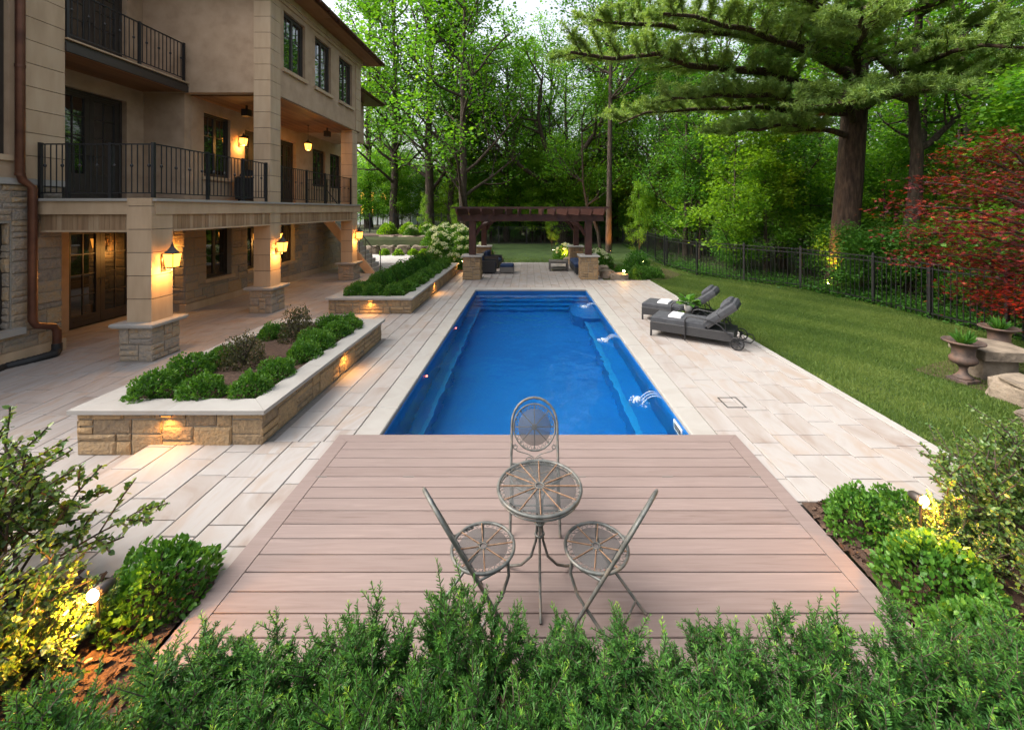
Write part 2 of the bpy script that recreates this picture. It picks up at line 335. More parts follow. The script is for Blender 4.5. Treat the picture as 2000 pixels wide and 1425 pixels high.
m = MB(); bx_ = [-6.4 + i * .4 for i in range(13)]; by_ = [17.7 + j * .4 for j in range(21)]
m.add([(x, y, bank_z(x, y)) for y in by_ for x in bx_], [(j * 13 + i, j * 13 + i + 1, (j + 1) * 13 + i + 1, (j + 1) * 13 + i) for j in range(20) for i in range(12) if bx_[i + 1] < -2.7 or by_[j] > 21.2], .5, True); struct(m, 'mulch_bed_hydrangeas', MULCH)
poly_sheet('mulch_bed_terrace', [(-13, 25.9), (-4.6, 25.9), (-4.6, 30), (-13, 30)], 1.06, MULCH)
poly_sheet('gravel_path', [(-12, 20.6), (-5.6, 20.6), (-5.6, 25.0), (-12, 25.0)], .012, GRAVEL)
def chips(name, poly, box, n, z, label):
    x = nrg.uniform(box[0], box[1], n); y = nrg.uniform(box[2], box[3], n); k = inpoly(x, y, poly); x, y = x[k], y[k]; m = len(x)
    D = nrg.normal(0, 1, (m, 3)); D[:, 2] *= .35; N = nrg.normal(0, .5, (m, 3)); N[:, 2] += 1
    V, F, T = leaves(np.stack([x, y, np.full(m, z) + nrg.uniform(0, .02, m)], 1), D, N, nrg.uniform(.025, .07, m), 'diamond', nrg.uniform(0, 1, m))
    return tag(npmesh(name, V, F, T, MULCH), label, 'mulch', kind='stuff')
chips('mulch_chips_left', BED_L, (-4.5, -1.2, .8, 3.3), 9000, .022, 'loose bark chips in the bed by the glowing path light at the deck corner')
chips('mulch_chips_right', BED_R, (1.2, 5, .8, 3.75), 9000, .022, 'loose bark chips in the bed beside the three box shrubs')

# ------------------------------------------------------------------ paving
def pave_z(x, y):
    if x < -4.36 and y < 4.76: return -.12
    if x < -5.1: return -.12 * (1 - min(1, max(0, (y - 4.76) / 2.6)))
    return 0.
patio = thing('patio', None, None, (0, 10, 0)); patio['kind'] = 'structure'
def pave_area(x0, x1, y0, y1, w, out):
    n = max(1, round((x1 - x0) / w)); w = (x1 - x0) / n
    for i in range(n):
        y = y0 - rnd.uniform(0, .6)
        while y < y1:
            L = rnd.choice([.4, .5, .6, .6, .75]); a, b = max(y, y0), min(y + L, y1); y += L
            if b - a < .08: continue
            out.append((x0 + i * w, x0 + (i + 1) * w, a, b))
pv = []
pave_area(-4.37, -2.10, 2.95, 4.76, .325, pv); pave_area(-2.98, -2.10, 4.76, 17.7, .293, pv)
pave_area(-9.0, -4.37, 3.1, 4.76, .3, pv); pave_area(-5.3, -2.98, 8.55, 10.7, .3, pv)
pave_area(-10.3, -5.1, 4.76, 20.6, .37, pv)
pave_area(-2.98, -2.1, 17.7, 21, .3, pv); pave_area(-2.10, 2.28, 14.2, 21, .3, pv); pave_area(2.28, 2.92, 15.7, 21, .3, pv)
pave_area(2.28, 4.54, 3.78, 15.7, .33, pv)
def pave_mb(m, x0, x1, y0, y1, t):
    g = .0052; x0 += g; x1 -= g; y0 += g; y1 -= g; c = .004; xm = (x0 + x1) / 2; dz = rnd.uniform(-.0012, .0012)
    za, zb = pave_z(xm, y0) + dz, pave_z(xm, y1) + dz
    vs = [(x0, y0, za - .05), (x1, y0, za - .05), (x1, y1, zb - .05), (x0, y1, zb - .05), (x0, y0, za - c), (x1, y0, za - c), (x1, y1, zb - c), (x0, y1, zb - c),
          (x0 + c, y0 + c, za), (x1 - c, y0 + c, za), (x1 - c, y1 - c, zb), (x0 + c, y1 - c, zb)]
    fs = [(8, 9, 10, 11)]
    for a in range(4): b = (a + 1) % 4; fs += [(a, b, b + 4, a + 4), (a + 4, b + 4, b + 8, a + 8)]
    m.add(vs, fs, t)
def seen(p):
    x, y = (p[0] + p[1]) / 2, (p[2] + p[3]) / 2; px = 1032 + x * 796 / y
    if not 0 < px < 2000 or (y < 3.6 and x < -3.3): return False
    return not (-5.2 < x < -3 and 4.6 < y < 8.7)
pv.sort(key=lambda p: p[2]); shown = [p for p in pv if seen(p)][:300]; sset = set(shown); rest = MB()
for p in pv:
    t = min(1, max(0, rnd.gauss(.55, .26)))
    if p in sset: m = MB(); pave_mb(m, *p, t); m.build('paver', PAVER, patio)
    else: pave_mb(rest, *p, t)
o = rest.build('distant_paving', PAVER, patio); o['kind'] = 'stuff'
def base(x0, x1, y0, y1, z=-.016): MB().box(x0, x1, y0, y1, z - .28, z).build('paving_bed', JOINT, patio)
base(-4.37, -1.84, 2.9, 21); base(-9.2, -4.372, 3.05, 4.758, -.13); base(-10.4, -4.372, 7.4, 20.6); base(-1.838, 2.02, 14.0, 21); base(2.022, 4.6, 3.76, 15.75); base(2.022, 2.95, 15.752, 21)
m = MB(); m.add([(-10.4, 4.76, -.13), (-5.1, 4.76, -.13), (-5.1, 7.4, -.012), (-10.4, 7.4, -.012)], [(0, 1, 2, 3)]); m.build('paving_bed', JOINT, patio)
y = 3.78
while y < 15.7:                                    # pale edging along the lawn
    L = min(rnd.uniform(.8, 1.1), 15.7 - y); MB().box(4.545, 4.665, y + .004, y + L - .004, -.12, .006, rnd.uniform(.5, 1), .006).build('edging_stone', LIME, patio); y += L
# pool coping
def coping(x0, x1, y0, y1, axis):
    a, e = (y0, y1) if axis == 'y' else (x0, x1)
    while a < e - .01:
        L = rnd.uniform(1.0, 1.35); L = e - a if e - a - L < .5 else L; t = rnd.uniform(.3, 1)
        if axis == 'y': MB().box(x0, x1, a + .003, a + L - .003, -.055, .004, t, .012).build('coping_slab', LIME, patio)
        else: MB().box(a + .003, a + L - .003, y0, y1, -.055, .004, t, .012).build('coping_slab', LIME, patio)
        a += L
coping(-2.095, -1.78, 4.3, 13.87, 'y'); coping(1.97, 2.275, 4.3, 13.87, 'y'); coping(-2.095, 2.275, 13.875, 14.195, 'x')
# valve lid set in the right paving
m = MB()
for a in ((2.72, 2.99, 5.57, 5.585), (2.72, 2.735, 5.585, 5.86), (2.975, 2.99, 5.585, 5.86), (2.72, 2.99, 5.86, 5.875)): m.box(a[0], a[1], a[2], a[3], -.01, .004)
m.build('valve_lid_frame', IRON, patio)

# ------------------------------------------------------------------ swimming pool
pool = thing('swimming_pool', 'rectangular blue fibreglass swimming pool full of still water', 'pool', (0, 9, -1.1))
PX0, PX1, PY0, PY1, PZ = -1.76, 1.95, 4.2, 13.89, -1.4
MB().box(PX0, PX1, PY0, PY1, PZ - .08, PZ).build('floor', SHELL, pool)
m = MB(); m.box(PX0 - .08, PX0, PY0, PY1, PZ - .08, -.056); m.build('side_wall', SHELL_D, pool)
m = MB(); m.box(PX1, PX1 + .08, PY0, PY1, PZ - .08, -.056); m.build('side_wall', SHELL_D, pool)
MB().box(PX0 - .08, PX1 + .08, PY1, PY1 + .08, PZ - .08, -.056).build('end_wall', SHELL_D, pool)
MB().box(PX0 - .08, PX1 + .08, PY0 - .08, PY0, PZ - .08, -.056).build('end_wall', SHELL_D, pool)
for k, z in enumerate((-.40, -.66, -.92, -1.16)):
    MB().box(PX0 + .002, PX1 - .002, PY1 - .30 * (k + 1), PY1 - .30 * k - .002, PZ + .002, z).build('step', SHELL, pool)
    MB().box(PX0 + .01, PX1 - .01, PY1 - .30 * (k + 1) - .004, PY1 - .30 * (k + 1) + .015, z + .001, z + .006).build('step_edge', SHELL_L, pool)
MB().box(PX0 + .002, PX0 + .26, PY0, PY1 - 1.22, PZ + .002, -.92).build('ledge', SHELL, pool)
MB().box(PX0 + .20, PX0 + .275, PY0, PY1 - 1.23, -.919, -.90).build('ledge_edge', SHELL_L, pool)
MB().box(PX1 - .42, PX1 - .002, PY0, PY1 - 1.22, PZ + .002, -.80).build('bench', SHELL, pool)
MB().box(PX1 - .44, PX1 - .33, PY0, PY1 - 1.23, -.799, -.78).build('bench_edge', SHELL_L, pool)
m = MB(); m.prism([(PX1 - .004, 11.0), (PX1 - .004, 12.55), (PX1 - .62, 12.55), (PX1 - .72, 12.4), (PX1 - .72, 11.35), (PX1 - .45, 11.0)], PZ + .004, -.48); m.build('corner_seat', SHELL, pool)
# water surface
m = MB(); nxw, nyw = 2, 2
m.add([(PX0 + .001, PY0 + .001, -.13), (PX1 - .001, PY0 + .001, -.13), (PX1 - .001, PY1 - .001, -.13), (PX0 + .001, PY1 - .001, -.13)], [(0, 1, 2, 3)])
tag(m.build('pool_water', WATER), 'clear rippled water filling the blue pool', 'water', kind='structure')
m = MB(); m.box(PX1 - .012, PX1 + .003, 5.16, 5.185, -.30, -.09); m.box(PX1 - .012, PX1 + .003, 5.425, 5.45, -.30, -.09); m.box(PX1 - .012, PX1 + .003, 5.185, 5.425, -.115, -.09); m.box(PX1 - .012, PX1 + .003, 5.185, 5.425, -.30, -.275)
sk = m.build('skimmer_frame', PLASTIC, pool); MB().box(PX1 - .004, PX1 + .002, 5.186, 5.424, -.274, -.116).build('skimmer_flap', GREYWOOD, sk)
for yy in (9.85, 7.02):
    m = MB(); m.lathe([(.028, 0), (.028, .012), (.02, .016)], 14); m.xf(Matrix.Translation((PX0 + .002, yy, -.2)) @ Matrix.Rotation(R(90), 4, 'Y')); m.build('pool_light', REDLED, pool)
for k, yy in enumerate((11.9, 8.85, 6.05)):
    wj = thing('water_jet', ['thin arcing water jet landing by the submerged corner seat of the pool', 'thin arcing water jet beside the middle of the pool', 'thin arcing water jet splashing near the pool skimmer'][k], 'water jet', (PX1 - .2, yy, -.13), 'deck jets along the pool edge')
    for q in range(3):
        pts = [(PX1 + .02 - .34 * s, yy + (q - 1) * .075, -.075 + .30 * s - .42 * s * s + .0) for s in [i / 9 for i in range(10)]]
        MB().tube(pts, .0065, 6).build('stream', FOAM, wj)
    m = MB()
    for q in range(60):
        a, d = rnd.uniform(0, 6.28), abs(rnd.gauss(0, .13)); x, y = PX1 - .33 + d * math.cos(a) * .8, yy + d * math.sin(a); r = rnd.uniform(.008, .028) * (1.2 - min(1, d * 4))
        m.lathe([(r * .6, -.006), (r, 0), (r * .7, r * .8), (r * .1, r * 1.1)], 6, (x, y, -.13 + max(0, .02 - d * .1)))
    m.build('splash', FOAM, wj)['kind'] = 'stuff'

# ------------------------------------------------------------------ timber deck
deck = thing('pool_deck', 'pinkish brown composite plank deck with mitred border at the pool end', 'deck', (0, 3.4, 0))
DX0, DX1, DY0, DY1, DZ = -2.25, 2.47, 2.24, 4.86, .022
y = 4.715
while y > DY0 + .05:
    MB().box(DX0 + .149, DX1 - .149, y - .1455, y, DZ - .025, DZ, rnd.uniform(.1, .9), .003).build('deck_board', DECK, deck); y -= .1545
B = .145
for k, poly in enumerate(([(DX0, DY0), (DX0 + B, DY0), (DX0 + B, DY1 - B), (DX0, DY1)], [(DX1, DY0), (DX1, DY1), (DX1 - B, DY1 - B), (DX1 - B, DY0)], [(DX0 + .002, DY1), (DX0 + B + .002, DY1 - B), (DX1 - B - .002, DY1 - B), (DX1 - .002, DY1)])):
    m = MB(); m.prism(poly, DZ - .028, DZ + .001, .6); m.build('border_board', DECK, deck)
MB().box(DX0 + .006, DX1 - .006, DY1 - .03, DY1 - .004, -.10, DZ - .029, .5).build('fascia_board', DECK, deck)
MB().box(DX0 + .01, DX1 - .01, DY0 + .01, DY1 - .04, -.2, DZ - .027).build('deck_frame', GAP, deck)
for px in (628, 798, 1133, 1303, 1475):
    x = (px - 1032) / 796 * 4.1; MB().box(x - .055, x + .055, 4.088, 4.102, DZ - .004, DZ + .003).build('hinge', GREYWOOD, deck)

# ------------------------------------------------------------------ stonework
def stone_mb(m, O, u, n, a0, a1, b0, b1, t, proud=.022):
    g = .006; a0 += g; a1 -= g; b0 += g; b1 -= g; j = lambda s: rnd.uniform(-s, s); z = Vector((0, 0, 1))
    pr = proud + rnd.uniform(-.008, .012); c = min(.018, (a1 - a0) * .2, (b1 - b0) * .2)
    P = lambda a, b, d: tuple(O + u * a + z * b + n * d)
    co = [(a0, b0), (a1, b0), (a1, b1), (a0, b1)]
    vs = [P(a + j(.003), b + j(.003), -.012) for a, b in co]
    vs += [P(a + j(.005), b + j(.005), pr * .55 + j(.004)) for a, b in co]
    sg = [(1, 1), (-1, 1), (-1, -1), (1, -1)]
    vs += [P(co[k][0] + sg[k][0] * c * rnd.uniform(.6, 1.6), co[k][1] + sg[k][1] * c * rnd.uniform(.6, 1.6), pr + j(.006)) for k in range(4)]
    vs.append(P((a0 + a1) / 2 + j(.1) * (a1 - a0), (b0 + b1) / 2, pr + rnd.uniform(.0, .012)))
    fs = []
    for k in range(4):
        q = (k + 1) % 4; fs += [(k, q, q + 4, k + 4), (k + 4, q + 4, q + 8, k + 8), (k + 8, q + 8, 12)]
    m.add(vs, fs, t)
def stone_layout(L, H, cw=.1, ch=.09, holes=(), wmax=5, hs=(1, 1, 1, 2, 2, 3)):
    nx, nz = max(2, round(L / cw)), max(2, round(H / ch)); cw, ch = L / nx, H / nz; occ = np.zeros((nx, nz), bool)
    for (a0, a1, b0, b1) in holes:
        occ[max(0, round(a0 / cw)):max(0, round(a1 / cw)), max(0, round(b0 / ch)):max(0, round(b1 / ch))] = True
    out = []
    for z in range(nz):
        for x in range(nx):
            if occ[x, z]: continue
            w, h = rnd.randint(2, wmax), rnd.choice(hs)
            if h >= 3: w = min(w, 4)
            k = 0
            while k < w and x + k < nx and not occ[x + k, z]: k += 1
            w = k
            if x + w < nx and not occ[x + w, z] and (x + w + 1 >= nx or occ[x + w + 1, z]): w += 1
            h = min(h, nz - z)
            while h > 1 and occ[x:x + w, z:z + h].any(): h -= 1
            occ[x:x + w, z:z + h] = True; out.append((x * cw, (x + w) * cw, z * ch, (z + h) * ch))
    return out
def stone_face(parent, O, u, n, L, H, parts=True, smat=None, **kw):
    smat = smat or STONE
    O, u, n = Vector(O), Vector(u), Vector(n); allm = MB(); lay = stone_layout(L, H, **kw); k = 0
    for r in lay:
        t = min(1, max(0, rnd.gauss(.48, .24)))
        if parts is True or (isinstance(parts, int) and k < parts): m = MB(); stone_mb(m, O, u, n, *r, t); m.build('stone', smat, parent)
        else: stone_mb(allm, O, u, n, *r, t)
        k += 1
    if allm.v: allm.build('more_stones', smat, parent)['kind'] = 'stuff'
def lamp_light(name, parent, loc, energy, r=.03, color=(1, .47, .11), spot=None, aim=None):
    d = bpy.data.lights.new(name, 'SPOT' if spot else 'POINT'); d.energy = energy; d.color = color; d.shadow_soft_size = r
    if spot: d.spot_size = R(spot); d.spot_blend = .8
    o = bpy.data.objects.new(name, d); COL.objects.link(o); o.parent = parent; o.location = Vector(loc) - worg(parent)
    if aim is not None: o.rotation_euler = (-(Vector(aim) - Vector(loc))).to_track_quat('Z', 'Y').to_euler()
    return o
def planter(label, x0, x1, y0, y1, h=.37, zl=0):
    p = thing('stone_planter', label, 'planter', ((x0 + x1) / 2, (y0 + y1) / 2, 0))
    MB().box(x0 + .02, x1 - .02, y0 + .02, y1 - .02, -.18, h - .06).build('wall_core', MORTAR, p)
    stone_face(p, (x0, y0 + .02, zl), (1, 0, 0), (0, -1, 0), x1 - x0, h - zl, smat=STONE_G, cw=.09, ch=.085)
    stone_face(p, (x1 - .02, y0, 0), (0, 1, 0), (1, 0, 0), y1 - y0, h, smat=STONE_G, cw=.1, ch=.085)
    stone_face(p, (x0 + .02, y0, -.1 if zl else 0), (0, 1, 0), (-1, 0, 0), y1 - y0, h + (.1 if zl else 0), parts=0, smat=STONE_G, cw=.12, ch=.09)
    stone_face(p, (x0, y1 - .02, 0), (1, 0, 0), (0, 1, 0), x1 - x0, h, parts=0, smat=STONE_G, cw=.12, ch=.09)
    o, w, z0, z1 = .055, .30, h + .001, h + .048
    X0, X1, Y0, Y1 = x0 - o, x1 + o, y0 - o, y1 + o; I0, I1, J0, J1 = x0 + w - o, x1 - w + o, y0 + w - o, y1 - w + o
    def slab(p0, p1, q0, q1, n):                    # outer edge p0-p1, inner q0-q1, split in n slabs
        for k in range(n):
            f = lambda A, B_, t: (A[0] + (B_[0] - A[0]) * t, A[1] + (B_[1] - A[1]) * t)
            e = .0016 / n; a, b = k / n + e, (k + 1) / n - e; m = MB(); m.prism([f(p0, p1, a), f(p0, p1, b), f(q0, q1, b), f(q0, q1, a)], z0, z1, rnd.uniform(.2, 1)); m.build('cap_slab', LIME, p)
    slab((X0, Y0), (X1, Y0), (I0, J0), (I1, J0), 2); slab((X1, Y0), (X1, Y1), (I1, J0), (I1, J1), max(2, round((y1 - y0) / 1.4)))
    slab((X1, Y1), (X0, Y1), (I1, J1), (I0, J1), 2); slab((X0, Y1), (X0, Y0), (I0, J1), (I0, J0), max(2, round((y1 - y0) / 1.4)))
    MB().box(I0 - .05, I1 + .05, J0 - .05, J1 + .05, h - .058, h + .012).build('soil', MULCH, p)
    return p
planter('low stone planter with mitred pale caps, the one beside the timber deck', -5.2, -3.06, 4.69, 8.5, zl=-.13)
planter('long low stone planter with mitred caps running up to the pergola pillar', -5.2, -3.06, 10.6, 17.6)
def wall_light(x, y, z, n, label):
    w = thing('wall_light', label, 'light', (x, y, z)); nx, ny = n
    m = MB(); m.box(-.07, .07, -.02, .035, -.018, 0); m.xf(Matrix.Translation((x, y, z)) @ Matrix.Rotation(math.atan2(nx, -ny), 4, 'Z')); m.build('housing', IRON, w)
    m = MB(); m.box(-.055, .055, -.014, .028, -.024, -.0185); m.xf(Matrix.Translation((x, y, z)) @ Matrix.Rotation(math.atan2(nx, -ny), 4, 'Z')); m.build('lens', LAMPGLASS, w)
    lamp_light('lamp', w, (x + nx * .035, y + ny * .035, z - .045), 6, .02, spot=150, aim=(x + nx * .12, y + ny * .12, z - .5))
wall_light(-4.13, 4.655, .372, (0, -1), 'lit under-cap light on the short front wall of the planter by the deck')
wall_light(-3.02, 6.75, .372, (1, 0), 'lit under-cap light on the pool side wall of the planter by the deck')
wall_light(-4.1, 10.565, .372, (0, -1), 'lit under-cap light on the short end wall of the long planter')
wall_light(-3.02, 13.2, .372, (1, 0), 'lit under-cap light on the pool side of the long planter')

# ------------------------------------------------------------------ house
house = thing('house', 'tan stucco house with rubble stone base, banded columns and black iron balconies', 'house', (-9, 11, 0))
def wall_x(name, X, y0, y1, z0, z1, mat, holes=(), th=.3, parent=house):
    ys = sorted({y0, y1, *[v for h in holes for v in h[:2]]}); zs = sorted({z0, z1, *[v for h in holes for v in h[2:]]}); m = MB()
    ys = [v for v in ys if y0 <= v <= y1]; zs = [v for v in zs if z0 <= v <= z1]
    for a, b in zip(ys, ys[1:]):
        for c, d in zip(zs, zs[1:]):
            if any(h[0] <= (a + b) / 2 <= h[1] and h[2] <= (c + d) / 2 <= h[3] for h in holes): continue
            m.box(X - th, X, a, b, c, d)
    return m.build(name, mat, parent)
def window(X, y0, y1, z0, z1, cols=2, rows=(.3,), sill=True, rec=.10, name='window', mid=True):
    f = .05; m = MB(); a, b = X - rec - .05, X - rec + .02
    m.box(a, b, y0 + .001, y0 + f, z0, z1); m.box(a, b, y1 - f, y1 - .001, z0, z1); m.box(a, b, y0 + f, y1 - f, z0, z0 + f); m.box(a, b, y0 + f, y1 - f, z1 - f, z1)
    w = m.build(name, BRONZE, house)
    cw = (y1 - y0 - 2 * f) / cols
    for k in range(cols):
        ya, yb = y0 + f + k * cw, y0 + f + (k + 1) * cw; s = MB(); e = .045
        s.box(a + .01, b - .012, ya + .002, ya + e, z0 + f, z1 - f); s.box(a + .01, b - .012, yb - e, yb - .002, z0 + f, z1 - f)
        s.box(a + .01, b - .012, ya + e, yb - e, z0 + f, z0 + f + e); s.box(a + .01, b - .012, ya + e, yb - e, z1 - f - e, z1 - f); s.build('sash', BRONZE, w)
        MB().box(a + .02, a + .032, ya + e, yb - e, z0 + f + e, z1 - f - e).build('pane', GLASS, w)
        for r in rows:
            zz = z1 - f - e - (z1 - z0) * r; MB().box(a + .03, a + .045, ya + e, yb - e, zz - .011, zz + .011).build('muntin', BRONZE, w)
        if mid: MB().box(a + .0305, a + .0445, (ya + yb) / 2 - .011, (ya + yb) / 2 + .011, z1 - f - e - (z1 - z0) * rows[0], z1 - f - e).build('muntin', BRONZE, w)
    if sill: MB().box(X - rec + .02, X + .07, y0 - .07, y1 + .07, z0 - .1, z0 - .001).build('sill', BUFF, w)
    return w
def door(X, y0, y1, z0, z1, rec=.14, cols=2, rows=4, panel=.62):
    f = .06; a, b = X - rec - .06, X - rec + .02; m = MB()
    m.box(a, b, y0 + .001, y0 + f, z0, z1); m.box(a, b, y1 - f, y1 - .001, z0, z1); m.box(a, b, y0 + f, y1 - f, z1 - f, z1)
    fr = m.build('door_frame', BRONZE, house); mid = (y0 + y1) / 2
    for ya, yb in ((y0 + f, mid - .003), (mid + .003, y1 - f)):
        s = MB(); e = .10; zb = z0 + panel
        s.box(a + .01, b - .02, ya, ya + e, z0 + .01, z1 - f); s.box(a + .01, b - .02, yb - e, yb, z0 + .01, z1 - f)
        s.box(a + .01, b - .02, ya + e, yb - e, z0 + .01, zb); s.box(a + .01, b - .02, ya + e, yb - e, z1 - f - e, z1 - f)
        d = s.build('door', BRONZE, house)
        MB().box(a + .02, a + .03, ya + e, yb - e, zb, z1 - f - e).build('pane', GLASS, d)
        for k in range(1, rows): zz = zb + (z1 - f - e - zb) * k / rows; MB().box(a + .031, a + .045, ya + e, yb - e, zz - .011, zz + .011).build('muntin', BRONZE, d)
        yy = (ya + yb) / 2; MB().box(a + .0305, a + .0455, yy - .011, yy + .011, zb, z1 - f - e).build('muntin', BRONZE, d)
        MB().box(b - .02, b - .012, ya + e + .05, yb - e - .05, z0 + .12, zb - .1).build('panel', BRONZE, d)
        hy = mid - .05 if yb < mid + .01 else mid + .05; MB().tube([(b - .02, hy, z0 + 1.05), (b + .035, hy, z0 + 1.05), (b + .035, hy, z0 + .92)], .011, 6).build('handle', IRON, d)
# holes
GWIN = [(11.5, 12.5, .75, 2.2), (13.2, 14.1, .75, 2.2), (14.97, 15.85, .75, 2.2)]
WING = [(5.6, 7.12, .62, 2.47)]; WINGU = [(5.6, 7.10, 3.66, 6.6)]
wing = wall_x('wing_stone_wall', -9.05, 4.6, 7.9, -.12, 3.15, MORTAR, WING); wall_x('wing_stucco_wall', -9.06, 4.6, 7.9, 3.26, 9.0, STUCCO, WINGU)
MB().box(-9.4, -8.98, 4.6, 7.94, 3.15, 3.26, .6).build('sill_course', LIME, house)
MB().box(-13.5, -9.36, 4.6, 7.9, -.1, 9.0).build('wing_core', STUCCO, house)
stone_face(wing, (-9.05, 5.2, .22), (0, 1, 0), (1, 0, 0), 2.7, 2.92, cw=.13, ch=.105, holes=[(.4, 1.92, .40, 2.25)])
MB().box(-9.1, -8.99, 4.6, 7.93, -.13, .22, .7).build('plinth', BUFF, house)
stone_face(wing, (-9.05, 7.1, .62), (-1, 0, 0), (0, -1, 0), .14, 1.85, cw=.07, ch=.12)
MB().box(-9.35, -8.93, 5.5, 7.25, .51, .62, .9).build('window_ledge', LIME, house)
window(-9.05, 5.6, 7.12, .621, 2.47, 2, (.35, .7), False, .12); window(-9.06, 5.6, 7.1, 3.66, 6.6, 2, (.3, .6))
rec = wall_x('recess_wall', -10.2, 7.9, 10.8, 0, 9.0, STUCCO, [(9.05, 10.65, 0, 2.3), (8.85, 10.35, 2.92, 5.45), (8.85, 10.35, 6.06, 8.4)])
door(-10.2, 9.05, 10.65, 0.01, 2.3, panel=.25); door(-10.2, 8.85, 10.35, 2.92, 5.45); door(-10.2, 8.85, 10.35, 6.06, 8.4)
MB().box(-13.5, -10.5, 7.905, 21, 0, 8.99).build('interior_core', GAP, house)
ret = MB().box(-10.2, -9.1, 10.8, 11.0, 0, 2.6).build('return_stone_wall', MORTAR, house); MB().box(-10.2, -9.11, 10.8, 11.0, 2.601, 5.9).build('return_stucco_wall', STUCCO, house)
stone_face(ret, (-10.19, 10.8, .2), (1, 0, 0), (0, -1, 0), 1.09, 2.3, cw=.13, ch=.11)
main = wall_x('main_stone_wall', -9.1, 11.0, 21, 0, 2.6, MORTAR, GWIN)
stone_face(main, (-9.1, 10.8, .2), (0, 1, 0), (1, 0, 0), 10.2, 2.3, parts=130, cw=.14, ch=.11, holes=[(h[0] - 10.8, h[1] - 10.8, h[2] - .3, h[3] - .2) for h in GWIN])
MB().box(-9.2, -9.04, 10.74, 21, -.01, .2, .6).build('plinth', BUFF, house)
for h in GWIN: window(-9.1, *h, 2, (.5,), True, .16, mid=False)
FWIN = [(11.43, 12.45, 3.65, 5.45), (13.07, 14.1, 2.92, 5.3), (14.97, 15.95, 2.92, 5.3), (17.2, 18.25, 3.7, 5.3), (18.7, 19.75, 3.7, 5.3)]
wall_x('loggia_stucco_wall', -9.1, 11.0, 21, 2.601, 7.9, STUCCO, FWIN)
for k, h in enumerate(FWIN):
    if k in (1, 2): door(-9.1, *h)
    else: window(-9.1, *h, 2, (.3,))
# upper storey over the loggia
UW = [(11.31, 12.4, 6.63, 8.25), (12.97, 14.02, 6.63, 8.25), (14.62, 15.7, 6.63, 8.25)]
MB().box(-10.19, -6.8, 10.76, 11.0, 5.80, 8.98).build('front_stucco_wall', STUCCO, house)
wall_x('side_stucco_wall', -6.79, 11.0, 16.43, 5.80, 8.7, STUCCO, UW, .25)
MB().box(-10.1, -6.8, 16.2, 16.42, 5.80, 8.7).build('rear_stucco_wall', STUCCO, house)
MB().box(-10.0, -7.2, 11.01, 16.19, 6.2, 8.6).build('upper_room_core', GAP, house)
for h in UW: window(-6.79, *h, 2, (.33,))
MB().box(-6.84, -6.74, 10.9, 16.46, 8.40, 8.50).build('cornice', BUFF, house); MB().box(-6.84, -6.70, 10.9, 16.5, 8.505, 8.68).build('cornice', BUFF, house)
k = 0; y = 10.4
while y < 17.05:
    MB().box(-6.72, -6.16, y + .006, min(y + .6, 17.08) - .006, 8.70, 8.72, rnd.uniform(.2, .9)).build('soffit_board', CEDAR, house); y += .6
m = MB(); E = [(-10.6, 10.1), (-6.12, 10.1), (-6.12, 17.1), (-10.6, 17.1)]
m.add([(*e, 8.725) for e in E] + [(*e, 8.80) for e in E] + [(-9.4, 12.4, 10.3), (-9.4, 14.8, 10.3)], [(3, 2, 1, 0), (0, 1, 5, 4), (1, 2, 6, 5), (2, 3, 7, 6), (3, 0, 4, 7), (4, 5, 8), (5, 6, 9, 8), (6, 7, 9), (7, 4, 8, 9)])
roof = m.build('roof', COPPER, house)
MB().tube([(-6.08, 10.1, 8.79), (-6.08, 17.12, 8.79)], .062, 8).build('gutter', COPPER, roof)
for j in range(11): MB().box(-6.15, -6.012, 10.5 + j * .63, 10.53 + j * .63, 8.715, 8.80).build('gutter_bracket', COPPER, roof)
for y0, y1, X in ((16.0, 16.46, -6.765),):
    for j in range(7): MB().box(X - .12, X, y0, y1, 5.82 + j * .418, 5.82 + (j + 1) * .418 - .014, rnd.random()).build('quoin_block', BUFF, house)
# lower rear roof
MB().box(-10, -7.75, 16.5, 19.2, 5.8, 7.7).build('rear_upper_wall', STUCCO, house)
m = MB(); E = [(-10.5, 16.44), (-7.05, 16.44), (-7.05, 19.8), (-10.5, 19.8)]
m.add([(*e, 7.72) for e in E] + [(*e, 7.82) for e in E] + [(-9.6, 16.44, 8.6), (-9.6, 18, 8.6)], [(3, 2, 1, 0), (0, 1, 5, 4), (1, 2, 6, 5), (2, 3, 7, 6), (3, 0, 4, 7), (4, 5, 8), (5, 6, 9, 8), (6, 7, 9), (7, 4, 8, 9)])
rr = m.build('rear_roof', COPPER, house); MB().tube([(-7.0, 16.46, 7.8), (-7.0, 19.8, 7.8)], .055, 8).build('gutter', COPPER, rr)
# loggia ceiling boards
for j in range(16): MB().box(-9.1 + j * .145, -9.1 + (j + 1) * .145 - .005, 11.0, 16.2, 5.77, 5.79, rnd.random()).build('ceiling_board', CEDAR, house)
MB().box(-9.1, -6.79, 11.0, 16.2, 5.791, 5.81).build('ceiling_backing', GAP, house)
# upper balcony
ub = MB().box(-10.2, -9.0, 7.91, 10.755, 5.86, 6.02).build('upper_balcony_slab', BRONZE, house)
MB().box(-9.02, -8.965, 7.91, 10.75, 5.79, 5.95).build('slab_fascia', BRONZE, ub); MB().box(-10.2, -8.94, 7.91, 10.752, 6.021, 6.05).build('slab_top', BUFF, ub)
for j in range(8): MB().box(-10.19 + j * .145, -10.19 + (j + 1) * .145 - .004, 7.91, 10.75, 5.82, 5.858, rnd.random()).build('soffit_board', CEDAR, ub)
